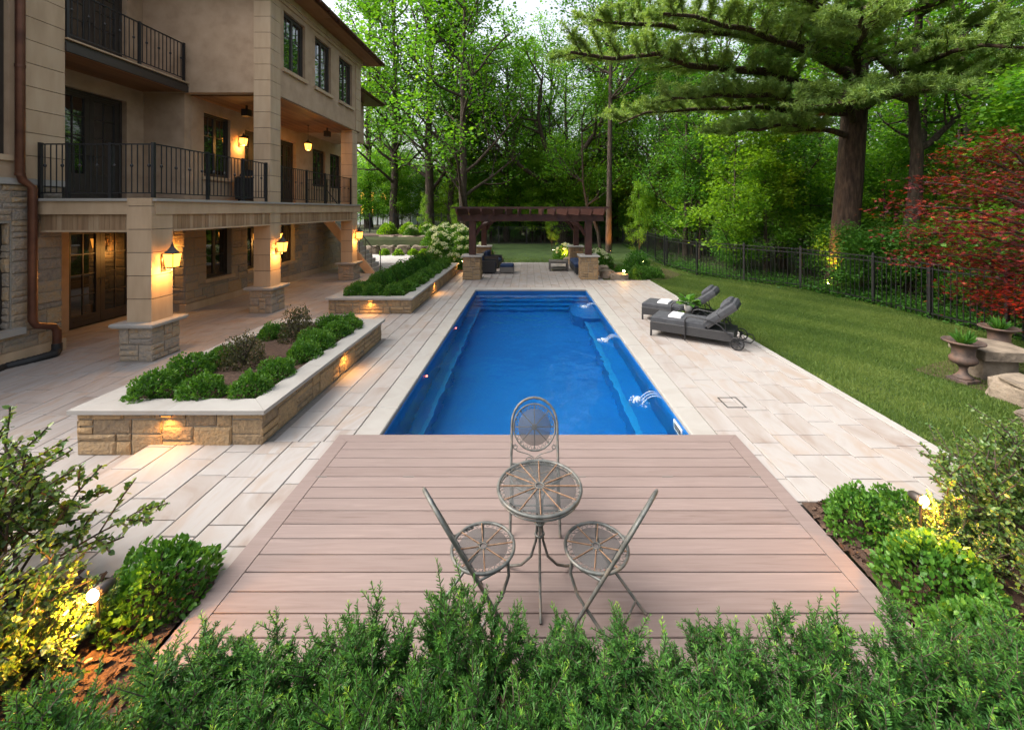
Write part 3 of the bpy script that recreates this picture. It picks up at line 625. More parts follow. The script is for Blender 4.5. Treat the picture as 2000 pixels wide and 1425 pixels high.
# main balcony / loggia floor
slab = MB(); P = [(-10.2, 7.92), (-8.96, 7.92), (-8.96, 7.4), (-6.76, 7.4), (-6.76, 16.4), (-9.1, 16.4), (-9.1, 10.8), (-10.2, 10.8)]
slab.prism(P, 2.62, 2.86); sl = slab.build('balcony_slab', BUFF, house)
m = MB(); m.prism([(-10.18, 7.93), (-9.0, 7.93), (-9.0, 7.35), (-6.71, 7.35), (-6.71, 16.42), (-9.1, 16.42), (-9.1, 10.8), (-10.18, 10.8)], 2.861, 2.91, .8); m.build('slab_cap', LIME, sl)
m = MB(); m.prism([(-10.15, 7.95), (-8.9, 7.95), (-8.9, 7.5), (-6.9, 7.5), (-6.9, 16.3), (-9.08, 16.3), (-9.08, 10.85), (-10.15, 10.85)], 2.42, 2.619); m.build('ceiling', CEDAR, sl)
fa = MB().box(-8.93, -7.22, 7.48, 7.52, 2.34, 2.615).build('beam_cladding', WEATHERED, house); fb = MB().box(-6.86, -6.82, 7.8, 15.7, 2.34, 2.615).build('beam_cladding', WEATHERED, house)
x = -8.93
while x < -7.3: MB().box(x, x + .092, 7.462, 7.479, 2.33, 2.616, rnd.random()).build('board', WEATHERED, fa); x += .097
y = 7.8
while y < 15.6:
    if not (10.6 < y < 11.15): MB().box(-6.819, -6.80, y, y + .092, 2.33, 2.616, rnd.random()).build('board', WEATHERED, fb)
    y += .097
MB().box(-6.86, -6.785, 7.8, 15.7, 2.295, 2.329).build('beam_trim', BUFF, house); MB().box(-8.93, -7.2, 7.45, 7.52, 2.295, 2.329).build('beam_trim', BUFF, house)
# columns
def column(y, ztop, ind):
    x = -7.0
    c = MB().box(x - .205, x + .205, y + .085, y + .495, .6, ztop - .003).build('column', BRONZE, house); z = .685
    while z < ztop - .05:
        z1 = min(z + .418, ztop); MB().box(x - .22, x + .22, y + .07, y + .51, z, z1 - .012, rnd.random()).build('block', BUFF, c); z += .418
    pd = MB().box(x - .275, x + .275, y + .02, y + .56, -.02, .605).build('pedestal', MORTAR, house)
    stone_face(pd, (x - .295, y + .02, 0), (1, 0, 0), (0, -1, 0), .59, .6, cw=.085, ch=.1, wmax=4)
    stone_face(pd, (x + .275, y, 0), (0, 1, 0), (1, 0, 0), .59, .6, cw=.085, ch=.1, wmax=4)
    stone_face(pd, (x - .275, y, 0), (0, 1, 0), (-1, 0, 0), .59, .6, parts=0, cw=.1, ch=.1)
    m = MB(); e = .385; yc = y + .29
    m.box(x - e + .02, x + e - .02, yc - e + .02, yc + e - .02, .606, .63, .6); m.box(x - e, x + e, yc - e, yc + e, .6305, .684, .7, .015); m.build('pedestal_cap', LIME, pd)
for k, (y, zt) in enumerate(((7.26, 2.93), (10.64, 8.4), (15.63, 5.79))): column(y, zt, k)
# wing corner pilaster
for j in range(14):
    MB().box(-9.5, -9.0, 7.30, 7.915, 3.265 + j * .418, 3.265 + (j + 1) * .418 - .012, rnd.random()).build('quoin_block', BUFF, house)
# iron railings
def railing(p0, p1, z, h=1.0, sp=.105, posts=(0, 1), knots=3):
    p0, p1 = Vector((*p0, z)), Vector((*p1, z)); d = p1 - p0; L = d.length; u = d / L; a = math.atan2(u.y, u.x)
    T = lambda s: Matrix.Translation(p0 + u * s) @ Matrix.Rotation(a, 4, 'Z')
    m = MB(); m.box(0, L, -.022, .022, h - .02, h); m.box(0, L, -.012, .012, .09, .11); m.xf(T(0)); r = m.build('railing', IRON, house)
    for t in posts: m = MB(); m.box(-.025, .025, -.025, .025, 0, h + .02); m.xf(T(max(.025, min(L - .025, t * L)))); m.build('post', IRON, r)
    n = int(L / sp); pb = kb = None
    for i in range(1, n):
        knot = i % knots == 1
        src = kb if knot else pb
        if src is None:
            m = MB(); m.box(-.0065, .0065, -.0065, .0065, .11, h - .02)
            if knot: m.lathe([(.008, -.035), (.024, -.012), (.024, .012), (.008, .035)], 8, (0, 0, h * .60))
            m.xf(T(i * L / n)); o = m.build('baluster', IRON, r); o['s'] = i * L / n
            if knot: kb = o
            else: pb = o
        else:
            o = src.copy(); COL.objects.link(o); o.location = src.location + u * (i * L / n - src['s'])
railing((-8.93, 7.44), (-6.82, 7.44), 2.91, posts=(0, .25, .62, 1)); railing((-6.82, 7.47), (-6.82, 10.62), 2.91, posts=(.38, .72, 1)); railing((-6.82, 11.2), (-6.82, 15.66), 2.91, posts=(0, .3, .55, .78, 1))
railing((-9.03, 7.95), (-9.03, 10.7), 6.05, posts=(0, .55, 1)); railing((-8.9, 16.32), (-7.3, 16.32), 2.91, posts=(0, .5, 1))
# garden stair
m = MB()
V = [(-6.55, 0), (-6.95, 0), (-9.05, 2.55), (-9.05, 2.9), (-8.85, 2.9)]
m.add([(x, 17.4, z) for x, z in V] + [(x, 17.55, z) for x, z in V], [(0, 1, 2, 3, 4), (9, 8, 7, 6, 5)] + [(i, (i + 1) % 5, (i + 1) % 5 + 5, i + 5) for i in range(5)]); sg = m.build('stair_stringer', STUCCO, house)
for i in range(16): MB().box(-6.72 - i * .144 - .17, -6.72 - i * .144, 17.551, 18.7, max(-.02, i * .18 - .22), (i + 1) * .18 - .02, rnd.random()).build('step', LIME, sg)
m = MB(); m.tube([(-6.35, 17.5, 0), (-6.35, 17.5, 1.0), (-6.75, 17.5, 1.15), (-8.9, 17.5, 3.85)], .02, 6)
for i in range(9): x = -6.75 - i * .25; z = (-x - 6.6) * 1.26; m.tube([(x, 17.5, max(0, z - .05)), (x, 17.5, z + .98)], .01, 5)
m.build('stair_handrail', IRON, house)
# downpipe with elbow and black drain hose
m = MB(); m.tube([(-8.93, 7.16, 9), (-8.93, 7.16, 3.35), (-8.93, 7.2, 3.22), (-8.88, 7.30, 3.1), (-8.88, 7.30, .72), (-8.86, 7.34, .62), (-8.80, 7.55, .55), (-8.79, 7.6, .45), (-8.79, 7.6, .16)], .062, 12)
for z in (3.3, 5.2, 7.1): m.tube([(-8.93, 7.16, z), (-8.93, 7.16, z + .05)], .07, 12)
tag(m.build('downpipe', COPPER), 'brown copper downpipe with an elbow on the stone corner', 'downpipe')
m = MB(); pts = [(-8.79, 7.6, .22), (-8.79, 7.6, .10), (-8.74, 7.52, .05), (-8.8, 7.3, .035), (-9.0, 7.0, .0), (-8.9, 6.6, -.02), (-8.8, 6.1, -.04)]
fine = []
for a, b in zip(pts, pts[1:]):
    for q in range(12): fine.append(tuple(a[i] + (b[i] - a[i]) * q / 12 for i in range(3)))
m.tube(fine, [.075 if i % 2 else .066 for i in range(len(fine))], 12); tag(m.build('drain_hose', RUBBER), 'black corrugated drain hose lying below the downpipe', 'hose')
# lanterns
def lantern(loc, n, label, group, s=.86, hang=0, energy=16, cat='lantern'):
    t = thing('wall_lantern' if not hang else 'hanging_lantern', label, cat, loc, group); x, y, z = loc
    T = Matrix.Translation(loc) @ Matrix.Rotation(math.atan2(n[0], -n[1]), 4, 'Z') @ Matrix.Diagonal((s, s, s, 1))   # built facing -Y, wall at y=0
    oy = -.20 if not hang else 0; A, Bt = .115, .085
    m = MB(); m.lathe([(.03, .30), (.022, .33), (.012, .35), (.01, .39)], 10, (0, oy, 0)); m.lathe([(A * 1.5, .14), (A * 1.55, .15), (A * .95, .2), (A * .5, .255), (.03, .30)], 4, (0, oy, 0)); m.xf(T)
    m.build('roof', BRONZE, t)
    m = MB()
    for sx in (-1, 1):
        for sy in (-1, 1): m.tube([(sx * Bt, oy + sy * Bt, -.15), (sx * A, oy + sy * A, .14)], .008, 5)
    m.box(-Bt - .02, Bt + .02, oy - Bt - .02, oy + Bt + .02, -.175, -.15); m.box(-A - .01, A + .01, oy - A - .01, oy + A + .01, .13, .142); m.xf(T); m.build('cage', BRONZE, t)
    m = MB(); b, a = Bt - .004, A - .004
    m.add([(-b, oy - b, -.149), (b, oy - b, -.149), (b, oy + b, -.149), (-b, oy + b, -.149), (-a, oy - a, .129), (a, oy - a, .129), (a, oy + a, .129), (-a, oy + a, .129)], [(0, 1, 5, 4), (1, 2, 6, 5), (2, 3, 7, 6), (3, 0, 4, 7)]); m.xf(T); m.build('glass', LAMPGLASS, t)
    m = MB()
    if hang: m.tube([(0, 0, .38), (0, 0, hang)], .008, 6); m.lathe([(.05, hang - .02), (.05, hang)], 12)
    else: m.box(-.05, .05, -.02, 0, -.26, .12); m.tube([(0, -.015, -.2), (0, -.1, -.235), (0, -.18, -.22), (0, -.2, -.176)], .009, 6); m.tube([(0, -.015, .10), (0, -.07, .13), (0, -.12, .12)], .008, 6)
    m.xf(T); m.build('bracket' if not hang else 'chain', BRONZE, t)
    c = T @ Vector((0, oy - (.0), -.02)); e = T @ Vector((0, oy * 2.1 if oy else 0, -.1))
    lamp_light('lamp', t, tuple(T @ Vector((0, oy, -.23))), energy, .06)
    lamp_light('lamp', t, tuple(T @ Vector((0, oy * .45 if oy else .16, .0))), energy * .25, .04)
lantern((-6.778, 7.56, 1.78), (1, 0), 'lit lantern on the short column that ends under the balcony', 'lit wall lanterns')
lantern((-6.778, 10.94, 1.72), (1, 0), 'lit lantern on the tall middle column', 'lit wall lanterns')
lantern((-6.778, 15.93, 1.72), (1, 0), 'lit lantern on the column beside the garden stair', 'lit wall lanterns')
lantern((-9.55, 10.76, 1.85), (0, -1), 'lit lantern on the stone wall behind the short column', 'lit wall lanterns')
lantern((-9.06, 14.5, 1.75), (1, 0), 'lit lantern on the stone wall between two ground floor windows', 'lit wall lanterns', energy=14)
lantern((-9.09, 12.8, 4.85), (1, 0), 'lit lantern beside the balcony door upstairs', 'lit wall lanterns', energy=12, s=.72)
lantern((-8.0, 14.8, 5.0), (0, -1), 'lit lantern hanging from the wooden loggia ceiling', None, hang=1.0, energy=9, s=.77)
for (x, y, z), lb in (((-7.55, 15.3, 5.55), 'small black speaker under the loggia ceiling beside the hanging lantern'), ((-8.3, 12.0, 5.55), 'small black speaker under the loggia ceiling behind the tall column')):
    sp = thing('ceiling_speaker', lb, 'speaker', (x, y, z)); m = MB(); m.box(x - .09, x + .09, y - .1, y + .1, z - .1, z + .1); m.build('cabinet', IRON, sp); m = MB(); m.box(x - .02, x + .02, y - .02, y + .02, z + .1, 5.772); m.build('bracket', IRON, sp)

# ------------------------------------------------------------------ pergola on stone pillars
pg = thing('pergola', 'dark stained timber pergola standing on four stone pillars', 'pergola', (.1, 18, 0))
PXS, PYS = (-2.2, 2.36), (15.75, 19.9)
for x in PXS:
    for y in PYS:
        pl = MB().box(x - .32, x + .32, y + .02, y + .66, -.02, .88).build('pillar', MORTAR, pg)
        stone_face(pl, (x - .34, y + .02, 0), (1, 0, 0), (0, -1, 0), .68, .88, smat=STONE_G, cw=.1, ch=.1, wmax=4)
        sx = 1 if x < 0 else -1
        stone_face(pl, (x + sx * .32, y, 0), (0, 1, 0), (sx, 0, 0), .68, .88, parts=y < 17, smat=STONE_G, cw=.1, ch=.1, wmax=4)
        stone_face(pl, (x - sx * .32, y, 0), (0, 1, 0), (-sx, 0, 0), .68, .88, parts=0, smat=STONE_G, cw=.12, ch=.11)
        MB().box(x - .40, x + .40, y - .06, y + .74, .881, .94, .7, .015).build('pillar_cap', LIME, pl)
        MB().box(x - .13, x + .13, y + .21, y + .47, .941, 2.3).build('post', WALNUT, pg)
        m = MB(); d = 1 if x < 0 else -1
        pts = [(x + d * .12, y + .34, 1.72), (x + d * .25, y + .34, 1.95), (x + d * .45, y + .34, 2.14), (x + d * .72, y + .34, 2.26)]; m.tube(pts, .075, 4, sm=False); m.build('knee_brace', WALNUT, pg)
for y in PYS:
    for dy in (.16, .48): MB().box(-2.78, 2.94, y + dy - .04 + .02, y + dy + .04 + .02, 2.26, 2.5, rnd.random()).build('beam', WALNUT, pg)
for k in range(13):
    x = -2.68 + k * (5.52 / 12); m = MB()
    V = [(15.1, 2.62), (15.1, 2.72), (20.9, 2.72), (20.9, 2.62), (20.6, 2.47), (15.4, 2.47)]
    m.add([(x - .03, a, b + .03) for a, b in V] + [(x + .03, a, b + .03) for a, b in V], [(5, 4, 3, 2, 1, 0), (6, 7, 8, 9, 10, 11)] + [(i, (i + 1) % 6, (i + 1) % 6 + 6, i + 6) for i in range(6)], rnd.random()); m.build('rafter', WALNUT, pg)
for k in range(22): y = 15.12 + k * .273; MB().box(-2.86, 3.02, y, y + .05, 2.751, 2.82, rnd.random()).build('slat', WALNUT, pg)

# pergola furniture
def lowchair(x, y, rz, label):
    t = thing('lounge_chair', label, 'chair', (x, y, 0), 'navy lounge seats under the pergola'); T = Matrix.Translation((x, y, 0)) @ Matrix.Rotation(rz, 4, 'Z'); t.rotation_euler = (0, 0, 0)
    def p(n, mat, f): m = MB(); f(m); m.xf(T); m.build(n, mat, t)
    p('base', WICKER, lambda m: m.box(-.38, .38, -.38, .38, .05, .28))
    p('backrest', WICKER, lambda m: m.box(-.38, .38, .30, .42, .28, .72)); p('seat_cushion', NAVY, lambda m: m.box(-.30, .30, -.37, .28, .281, .42, .5, .04)); p('back_cushion', NAVY, lambda m: m.box(-.30, .30, .16, .298, .42, .80, .5, .05))
    for sx in (-1, 1):
        p('arm', WICKER, lambda m: m.box(sx * .34 - .045, sx * .34 + .045, -.38, .30, .281, .56)); p('leg', WICKER, lambda m: m.box(sx * .33 - .03, sx * .33 + .03, -.35, -.29, 0, .05)); p('leg', WICKER, lambda m: m.box(sx * .33 - .03, sx * .33 + .03, .29, .35, 0, .05))
lowchair(-1.78, 17.6, R(90), 'navy cushioned wicker lounge chair beside the stone pillar with the ottoman before it'); lowchair(-1.7, 19.2, R(80), 'navy cushioned wicker lounge chair behind the ottoman near the rear pillar')
ot = thing('ottoman', 'low grey wicker ottoman with navy cushion under the pergola', 'ottoman', (-.9, 17.6, 0)); MB().box(-1.22, -.62, 17.25, 17.95, .04, .28).build('base', GREYWOOD, ot); MB().box(-1.2, -.64, 17.27, 17.93, .281, .38, .5, .03).build('cushion', NAVY, ot)
for a in (-1.18, -.70):
    for b in (17.29, 17.87): MB().box(a, a + .05, b, b + .05, 0, .04).build('leg', GREYWOOD, ot)
ct = thing('coffee_table', 'grey slatted coffee table under the pergola', 'table', (1.35, 18.3, 0))
for k in range(6): MB().box(.93, 1.77, 17.95 + k * .12, 18.05 + k * .12, .40, .435, rnd.random()).build('slat', GREYWOOD, ct)
for a in (.93, 1.71):
    for b in (17.95, 18.59): MB().box(a, a + .06, b, b + .06, 0, .40).build('leg', GREYWOOD, ct)
m = MB(); m.box(.99, 1.71, 17.96, 18.0, .34, .399); m.box(.99, 1.71, 18.6, 18.64, .34, .399); m.box(.98, 1.72, 18.0, 18.6, .10, .125); m.build('frame', GREYWOOD, ct)
sf = thing('outdoor_sofa', 'wicker sofa with navy seat and pale pillows beside the pergola pillar', 'sofa', (2.3, 18.2, 0))
MB().box(1.95, 2.75, 17.0, 19.4, .06, .30).build('base', WICKER, sf); MB().box(2.66, 2.78, 17.0, 19.4, .301, .75).build('backrest', WICKER, sf)
for k in range(3): MB().box(1.96, 2.62, 17.05 + k * .77, 17.79 + k * .77, .301, .44, .5, .04).build('seat_cushion', NAVY, sf)
for b in (17.02, 19.3): MB().box(1.98, 2.06, b, b + .08, 0, .06).build('leg', WICKER, sf); MB().box(2.6, 2.68, b, b + .08, 0, .06).build('leg', WICKER, sf)
def pillow(x, y, z, mat, label, tilt=25):
    m = MB(); n = 10; vs = []; fs = []
    for sgn in (1, -1):
        for i in range(n):
            for j in range(n):
                u, v = -1 + 2 * i / (n - 1), -1 + 2 * j / (n - 1); h = .085 * (max(0, (1 - u ** 4) * (1 - v ** 4))) ** .6
                vs.append((u * .21 * (1 - .06 * v * v), v * .21 * (1 - .06 * u * u), sgn * h))
    for s in range(2):
        for i in range(n - 1):
            for j in range(n - 1): a = s * n * n + i * n + j; fs.append((a, a + 1, a + n + 1, a + n) if s else (a, a + n, a + n + 1, a + 1))
    m.add(vs, fs, .5, True); m.xf(Matrix.Translation((x, y, z)) @ Matrix.Rotation(R(-(90 - tilt)), 4, 'Y')); tag(m.build('pillow', mat), label, 'pillow')
pillow(2.53, 17.5, .65, TOWEL, 'pale square pillow on the navy sofa next to the stone pillar'); pillow(2.53, 18.2, .65, CUSHION, 'grey square pillow in the middle of the navy sofa')

# ------------------------------------------------------------------ bistro set on the deck
DT = DZ + .001
def wavy(m, r0, r1, n, z, T=None, rad=.0028):
    pts = []
    for i in range(n * 4):
        a = 2 * math.pi * i / (n * 4); r = r0 + (r1 - r0) * (.5 - .5 * math.cos(i * math.pi / 2 * 1.0)); r = [r0, (r0 + r1) / 2, r1, (r0 + r1) / 2][i % 4]
        pts.append((r * math.cos(a), r * math.sin(a), z))
    m.tube(pts, rad, 4, closed=True)
def ring(m, r, z, rad, n=40): m.tube([(r * math.cos(2 * math.pi * i / n), r * math.sin(2 * math.pi * i / n), z) for i in range(n)], rad, 6, closed=True)
def disc(m, r, z, th=.002, n=36):
    m.lathe([(r, z - th), (r, z)], n)
def spokes(m, r, z, n, rad=.005, r0=.0, off=0):
    for i in range(n): a = 2 * math.pi * i / n + off; m.tube([(r0 * math.cos(a), r0 * math.sin(a), z), (r * math.cos(a), r * math.sin(a), z)], rad, 5)
tb = thing('bistro_table', 'round weathered iron bistro table with rusty spokes on the deck', 'table', (0, 0, 0))
m = MB(); ring(m, .295, .70, .012, 48); ring(m, .292, .672, .006, 48); m.build('rim', WROUGHT, tb)
m = MB(); disc(m, .262, .700); m.build('tabletop', PERF, tb)
m = MB(); wavy(m, .262, .288, 46, .702); m.build('wire_border', WROUGHT, tb)
m = MB(); spokes(m, .29, .703, 12, .0045, .03); m.build('spokes', RUSTY, tb)
m = MB(); ring(m, .03, .705, .005, 16); wavy(m, .03, .05, 10, .706, rad=.002); m.build('rosette', WROUGHT, tb)
for k in range(3):
    a = -math.pi / 2 + k * 2 * math.pi / 3; c, s = math.cos(a), math.sin(a)
    pts = [(.20 * c, .20 * s, .695), (.06 * c, .06 * s, .66), (.022 * c, .022 * s, .60), (.02 * c, .02 * s, .42), (.03 * c, .03 * s, .30), (.07 * c, .07 * s, .17), (.15 * c, .15 * s, .075), (.23 * c, .23 * s, .03), (.29 * c, .29 * s, .008)]
    m = MB(); m.tube(pts, .0095, 8); m.build('leg', WROUGHT, tb)
m = MB(); ring(m, .03, .44, .008, 16); ring(m, .03, .36, .008, 16); m.build('collar', WROUGHT, tb)
tb.location = (.08, 2.92, DT)
def make_chair():
    c = thing('bistro_chair', None, 'chair', (0, 0, 0), 'three bistro chairs around the small round table')
    # seat: faces +Y; back tubes lean back
    m = MB(); ring(m, .205, .45, .011, 40); m.build('seat_rim', WROUGHT, c)
    m = MB(); disc(m, .165, .449); m.build('seat', PERF, c)
    m = MB(); wavy(m, .166, .198, 30, .451); m.build('wire_border', WROUGHT, c)
    m = MB(); spokes(m, .2, .453, 8, .0042, .025, .39); m.build('spokes', RUSTY, c)
    m = MB(); ring(m, .025, .455, .004, 14); wavy(m, .025, .045, 9, .455, rad=.002); m.build('rosette', WROUGHT, c)
    by = lambda z: -.14 - .50 * (z - .45)            # back tube line
    top = .74; pts = [(-.205, by(.0) + .0, 0), (-.205, by(.45), .45), (-.205, by(top), top)]
    for i in range(1, 12): a = math.pi - math.pi * i / 12; pts.append((.205 * math.cos(a), by(top + .19 * math.sin(a)), top + .19 * math.sin(a)))
    pts += [(.205, by(top), top), (.205, by(.45), .45), (.205, by(0), 0)]
    m = MB(); m.tube(pts, .0115, 8); m.build('back_frame', WROUGHT, c)
    # round medallion in the back plane
    e = Vector((0, -.50, 1)).normalized(); X = Vector((1, 0, 0)); O = Vector((0, by(.715), .715)); N = X.cross(e)
    T = Matrix(((X.x, e.x, N.x, O.x), (X.y, e.y, N.y, O.y), (X.z, e.z, N.z, O.z), (0, 0, 0, 1)))
    m = MB(); ring(m, .188, 0, .007, 36); m.xf(T); m.build('back_ring', WROUGHT, c)
    m = MB(); disc(m, .15, .001); m.xf(T); m.build('back_panel', PERF, c)
    m = MB(); wavy(m, .151, .184, 28, .002); m.xf(T); m.build('wire_border', WROUGHT, c)
    m = MB(); spokes(m, .188, .004, 8, .0042, .0); ring(m, .02, .005, .005, 12); m.xf(T); m.build('back_spokes', WROUGHT, c)
    def scroll(sx):
        pl = []
        for i in range(26): t = i / 25; a = 1.6 + t * 8.0; r = .006 + .026 * t; pl.append((sx * (.045 - r * math.cos(a) * 1), -.262 + r * math.sin(a), 0))
        q = [(sx * .17, -.135, 0), (sx * .19, -.165, 0), (sx * .15, -.19, 0), (sx * .06, -.212, 0), (sx * .012, -.235, 0), (sx * .012, -.27, 0)]
        m = MB(); m.tube(pl, .0042, 5); m.tube(q, .0042, 5)
        pl2 = []
        for i in range(20): t = i / 19; a = t * 7; r = .004 + .02 * t; pl2.append((sx * (.168 + r * math.cos(a)), -.155 + r * math.sin(a), 0))
        m.tube(pl2, .0042, 5); m.xf(T); m.build('scroll', WROUGHT, c)
    scroll(1); scroll(-1)
    m = MB(); m.tube([(-.205, by(.46), .46), (.205, by(.46), .46)], .008, 6); m.tube([(-.205, by(.16), .16), (.205, by(.16), .16)], .007, 6); m.build('cross_bar', WROUGHT, c)
    for sx in (-1, 1):
        m = MB(); m.tube([(sx * .185, .085, .445), (sx * .187, .09, .36), (sx * .187, .04, .25), (sx * .187, -.12, .12), (sx * .187, -.27, .0)], .0105, 8); m.build('leg', WROUGHT, c)
        m = MB(); m.tube([(sx * .2, .02, .437), (sx * .2, by(.437), .437)], .008, 6); m.build('side_rail', WROUGHT, c)
    m = MB(); m.tube([(-.187, -.20, .055), (.187, -.20, .055)], .007, 6); m.build('rear_bar', WROUGHT, c)
    return c
ch = make_chair()
place(ch, 0, (.055, 3.42, DT), R(180), label='iron bistro chair standing between the round table and the pool')
place(ch, 1, (-.30, 2.70, DT), R(-58), label='iron bistro chair on the planter side of the round table, backed by the yew hedge')
place(ch, 2, (.45, 2.70, DT), R(55), label='iron bistro chair on the lawn side of the round table, backed by the yew hedge')

# ------------------------------------------------------------------ sun loungers
def make_lounger():
    t = thing('sun_lounger', None, 'sun lounger', (0, 0, 0), 'two wicker sun loungers by the pool')
    # x along: foot at 0, head at +1.9 ; y width -.33..+.33
    m = MB(); m.box(0, 1.62, -.33, .33, .13, .31, .5, .01); m.build('base', WICKER, t)
    sec = [(0.0, .33), (.03, .305), (.06, .30)]
    m = MB(); m.box(.0, 1.10, -.32, .32, .312, .42, .5, .03); m.build('seat_cushion', CUSHION, t)
    T = Matrix.Translation((1.12, 0, .36)) @ Matrix.Rotation(R(-40), 4, 'Y')
    m = MB(); m.box(0, .70, -.32, .32, -.05, .0); m.xf(T); m.build('back_frame', WICKER, t)
    m = MB(); m.box(-.03, .33, -.32, .32, .001, .105, .5, .03); m.box(.34, .72, -.32, .32, .001, .105, .5, .03); m.xf(T); m.build('back_cushion', CUSHION, t)
    m = MB(); m.box(.44, .68, -.25, .25, .106, .19, .5, .04); m.xf(T); m.build('head_pillow', CUSHION, t)
    for sy in (-1, 1):
        y = sy * .35
        m = MB(); m.tube([(.72, y, .02), (.72, y, .44), (.76, y, .50), (.84, y, .53), (1.2, y, .50), (1.38, y, .42), (1.62, y, .20), (1.75, y, .12)], .014, 8); m.build('arm_loop', IRON, t)
        m = MB(); m.box(.0, .035, sy * .315 - .018, sy * .315 + .018, 0, .13); m.build('leg', IRON, t)
        w = MB(); w.tube([(1.68 + .115 * math.cos(a), y + sy * .02, .127 + .115 * math.sin(a)) for a in [2 * math.pi * i / 28 for i in range(28)]], .013, 6, closed=True); w = w.build('wheel', RUBBER, t)
        m = MB()
        for i in range(8): a = 2 * math.pi * i / 8; m.tube([(1.68 + .025 * math.cos(a), y + sy * .02, .127 + .025 * math.sin(a)), (1.68 + .11 * math.cos(a), y + sy * .02, .127 + .11 * math.sin(a))], .006, 5)
        m.tube([(1.68, y, .127), (1.68, y + sy * .04, .127)], .028, 10); m.build('spokes', IRON, w)
        m = MB(); m.tube([(1.5, sy * .25, .2), (1.42, sy * .25, .60)], .01, 6); m.build('back_strut', IRON, t)
    m = MB(); m.tube([(1.68, -.36, .127), (1.68, .36, .127)], .012, 6); m.tube([(1.62, -.33, .2), (1.9, -.3, .16), (1.95, 0, .16), (1.9, .3, .16), (1.62, .33, .2)], .012, 6); m.build('axle', IRON, t)
    return t
lg = make_lounger(); ang = R(-33)
L1, L2 = (2.80, 9.05, .003), (2.98, 10.35, .003)
place(lg, 0, L1, ang, label='charcoal cushioned wicker sun lounger, the one closer to the timber deck'); place(lg, 1, L2, ang, label='charcoal cushioned wicker sun lounger, the one closer to the pergola')
for L_, lb in ((L1, 'folded white towel on the sun lounger closer to the deck'), (L2, 'folded white towel on the sun lounger closer to the pergola')):
    m = MB(); m.box(.34, .60, -.2, .2, .421, .441, .5, .008); m.box(.345, .595, -.195, .195, .4412, .458, .6, .008); m.xf(Matrix.Translation(L_) @ Matrix.Rotation(ang, 4, 'Z')); tag(m.build('towel', TOWEL), lb, 'towel', 'folded towels on the loungers')
TX, TY = 3.66, 9.33
stb = thing('side_table', 'small dark wicker side table with glass top between the two loungers', 'side table', (TX, TY, 0))
m = MB(); m.box(-.24, .24, -.24, .24, .33, .37, .5, .008); m.xf(Matrix.Translation((TX, TY, 0)) @ Matrix.Rotation(ang, 4, 'Z')); m.build('top', WICKER, stb)
m = MB(); m.box(-.21, .21, -.21, .21, .371, .377); m.xf(Matrix.Translation((TX, TY, 0)) @ Matrix.Rotation(ang, 4, 'Z')); m.build('glass_top', GLASS, stb)
for a in (-.2, .2):
    for b in (-.2, .2): m = MB(); m.box(a - .02, a + .02, b - .02, b + .02, 0, .33); m.xf(Matrix.Translation((TX, TY, 0)) @ Matrix.Rotation(ang, 4, 'Z')); m.build('leg', WICKER, stb)
pp = thing('potted_plant', 'broad-leaved green plant in a white pot on the side table', 'plant', (TX, TY, .378))
m = MB(); m.lathe([(.06, 0), (.085, .06), (.09, .15), (.082, .155), (.075, .13)], 20, (TX, TY, .378)); m.build('pot', POT, pp)
n = 34; a = nrg.uniform(0, 6.28, n); el = nrg.uniform(.25, 1.2, n); D = np.stack([np.cos(a) * np.cos(el), np.sin(a) * np.cos(el), np.sin(el) * .8], 1)
P = np.array([[0, 0, .15]]) + D * nrg.uniform(.08, .22, (n, 1)); D[:, 2] -= .35
V, F, T = leaves(P, D, np.array([[0, 0, 1.]]).repeat(n, 0), nrg.uniform(.14, .24, n), 'oval', nrg.uniform(.2, 1, n)); npmesh('leaves', V, F, T, BOX, pp)
m = MB()
for k in range(n): m.tube([(TX, TY, .378 + .12), (TX + P[k][0], TY + P[k][1], .378 + P[k][2])], .004, 4)
m.build('stems', BOX, pp)

# ------------------------------------------------------------------ cast iron urns, stone bench, rocks
def make_urn():
    u = thing('garden_urn', None, 'urn', (0, 0, 0), 'rusted cast iron urns on the lawn')
    MB().box(-.19, .19, -.19, .19, 0, .055, .5, .006).build('base_block', URNM, u)
    m = MB(); m.lathe([(.16, .055), (.165, .075), (.12, .10), (.075, .15), (.065, .20), (.085, .235), (.10, .25), (.17, .275), (.215, .31), (.225, .35), (.20, .385), (.19, .395), (.19, .50), (.21, .54), (.28, .575), (.345, .595), (.355, .61), (.345, .622), (.30, .615), (.22, .56), (.18, .54)], 40, flute=(.27, .386)); m.build('bowl', URNM, u)
    m = MB(); m.lathe([(.2, .53), (.19, .575), (.05, .59)], 20); m.build('soil', MULCH, u)
    n = 70; a = nrg.uniform(0, 6.28, n); el = nrg.uniform(.5, 1.45, n); D = np.stack([np.cos(a) * np.cos(el), np.sin(a) * np.cos(el), np.sin(el)], 1)
    P = np.stack([np.cos(a) * .05, np.sin(a) * .05, np.full(n, .575)], 1); V, F, T = leaves(P, D, nrg.normal(0, 1, (n, 3)), nrg.uniform(.12, .26, n), 'fat', nrg.uniform(0, .8, n)); npmesh('spiky_plant', V, F, T, BOX, u)
    return u
un = make_urn(); place(un, 0, (6.85, 6.42, .0), .2, (.72, .72, 1.04), 'rusted fluted urn with spiky plant at the lawn end of the stone bench'); place(un, 1, (8.2, 7.1, .0), .9, (.74, .74, 1.08), 'rusted fluted urn with spiky plant behind the stone bench, next to the fence')
from mathutils import noise as mnoise
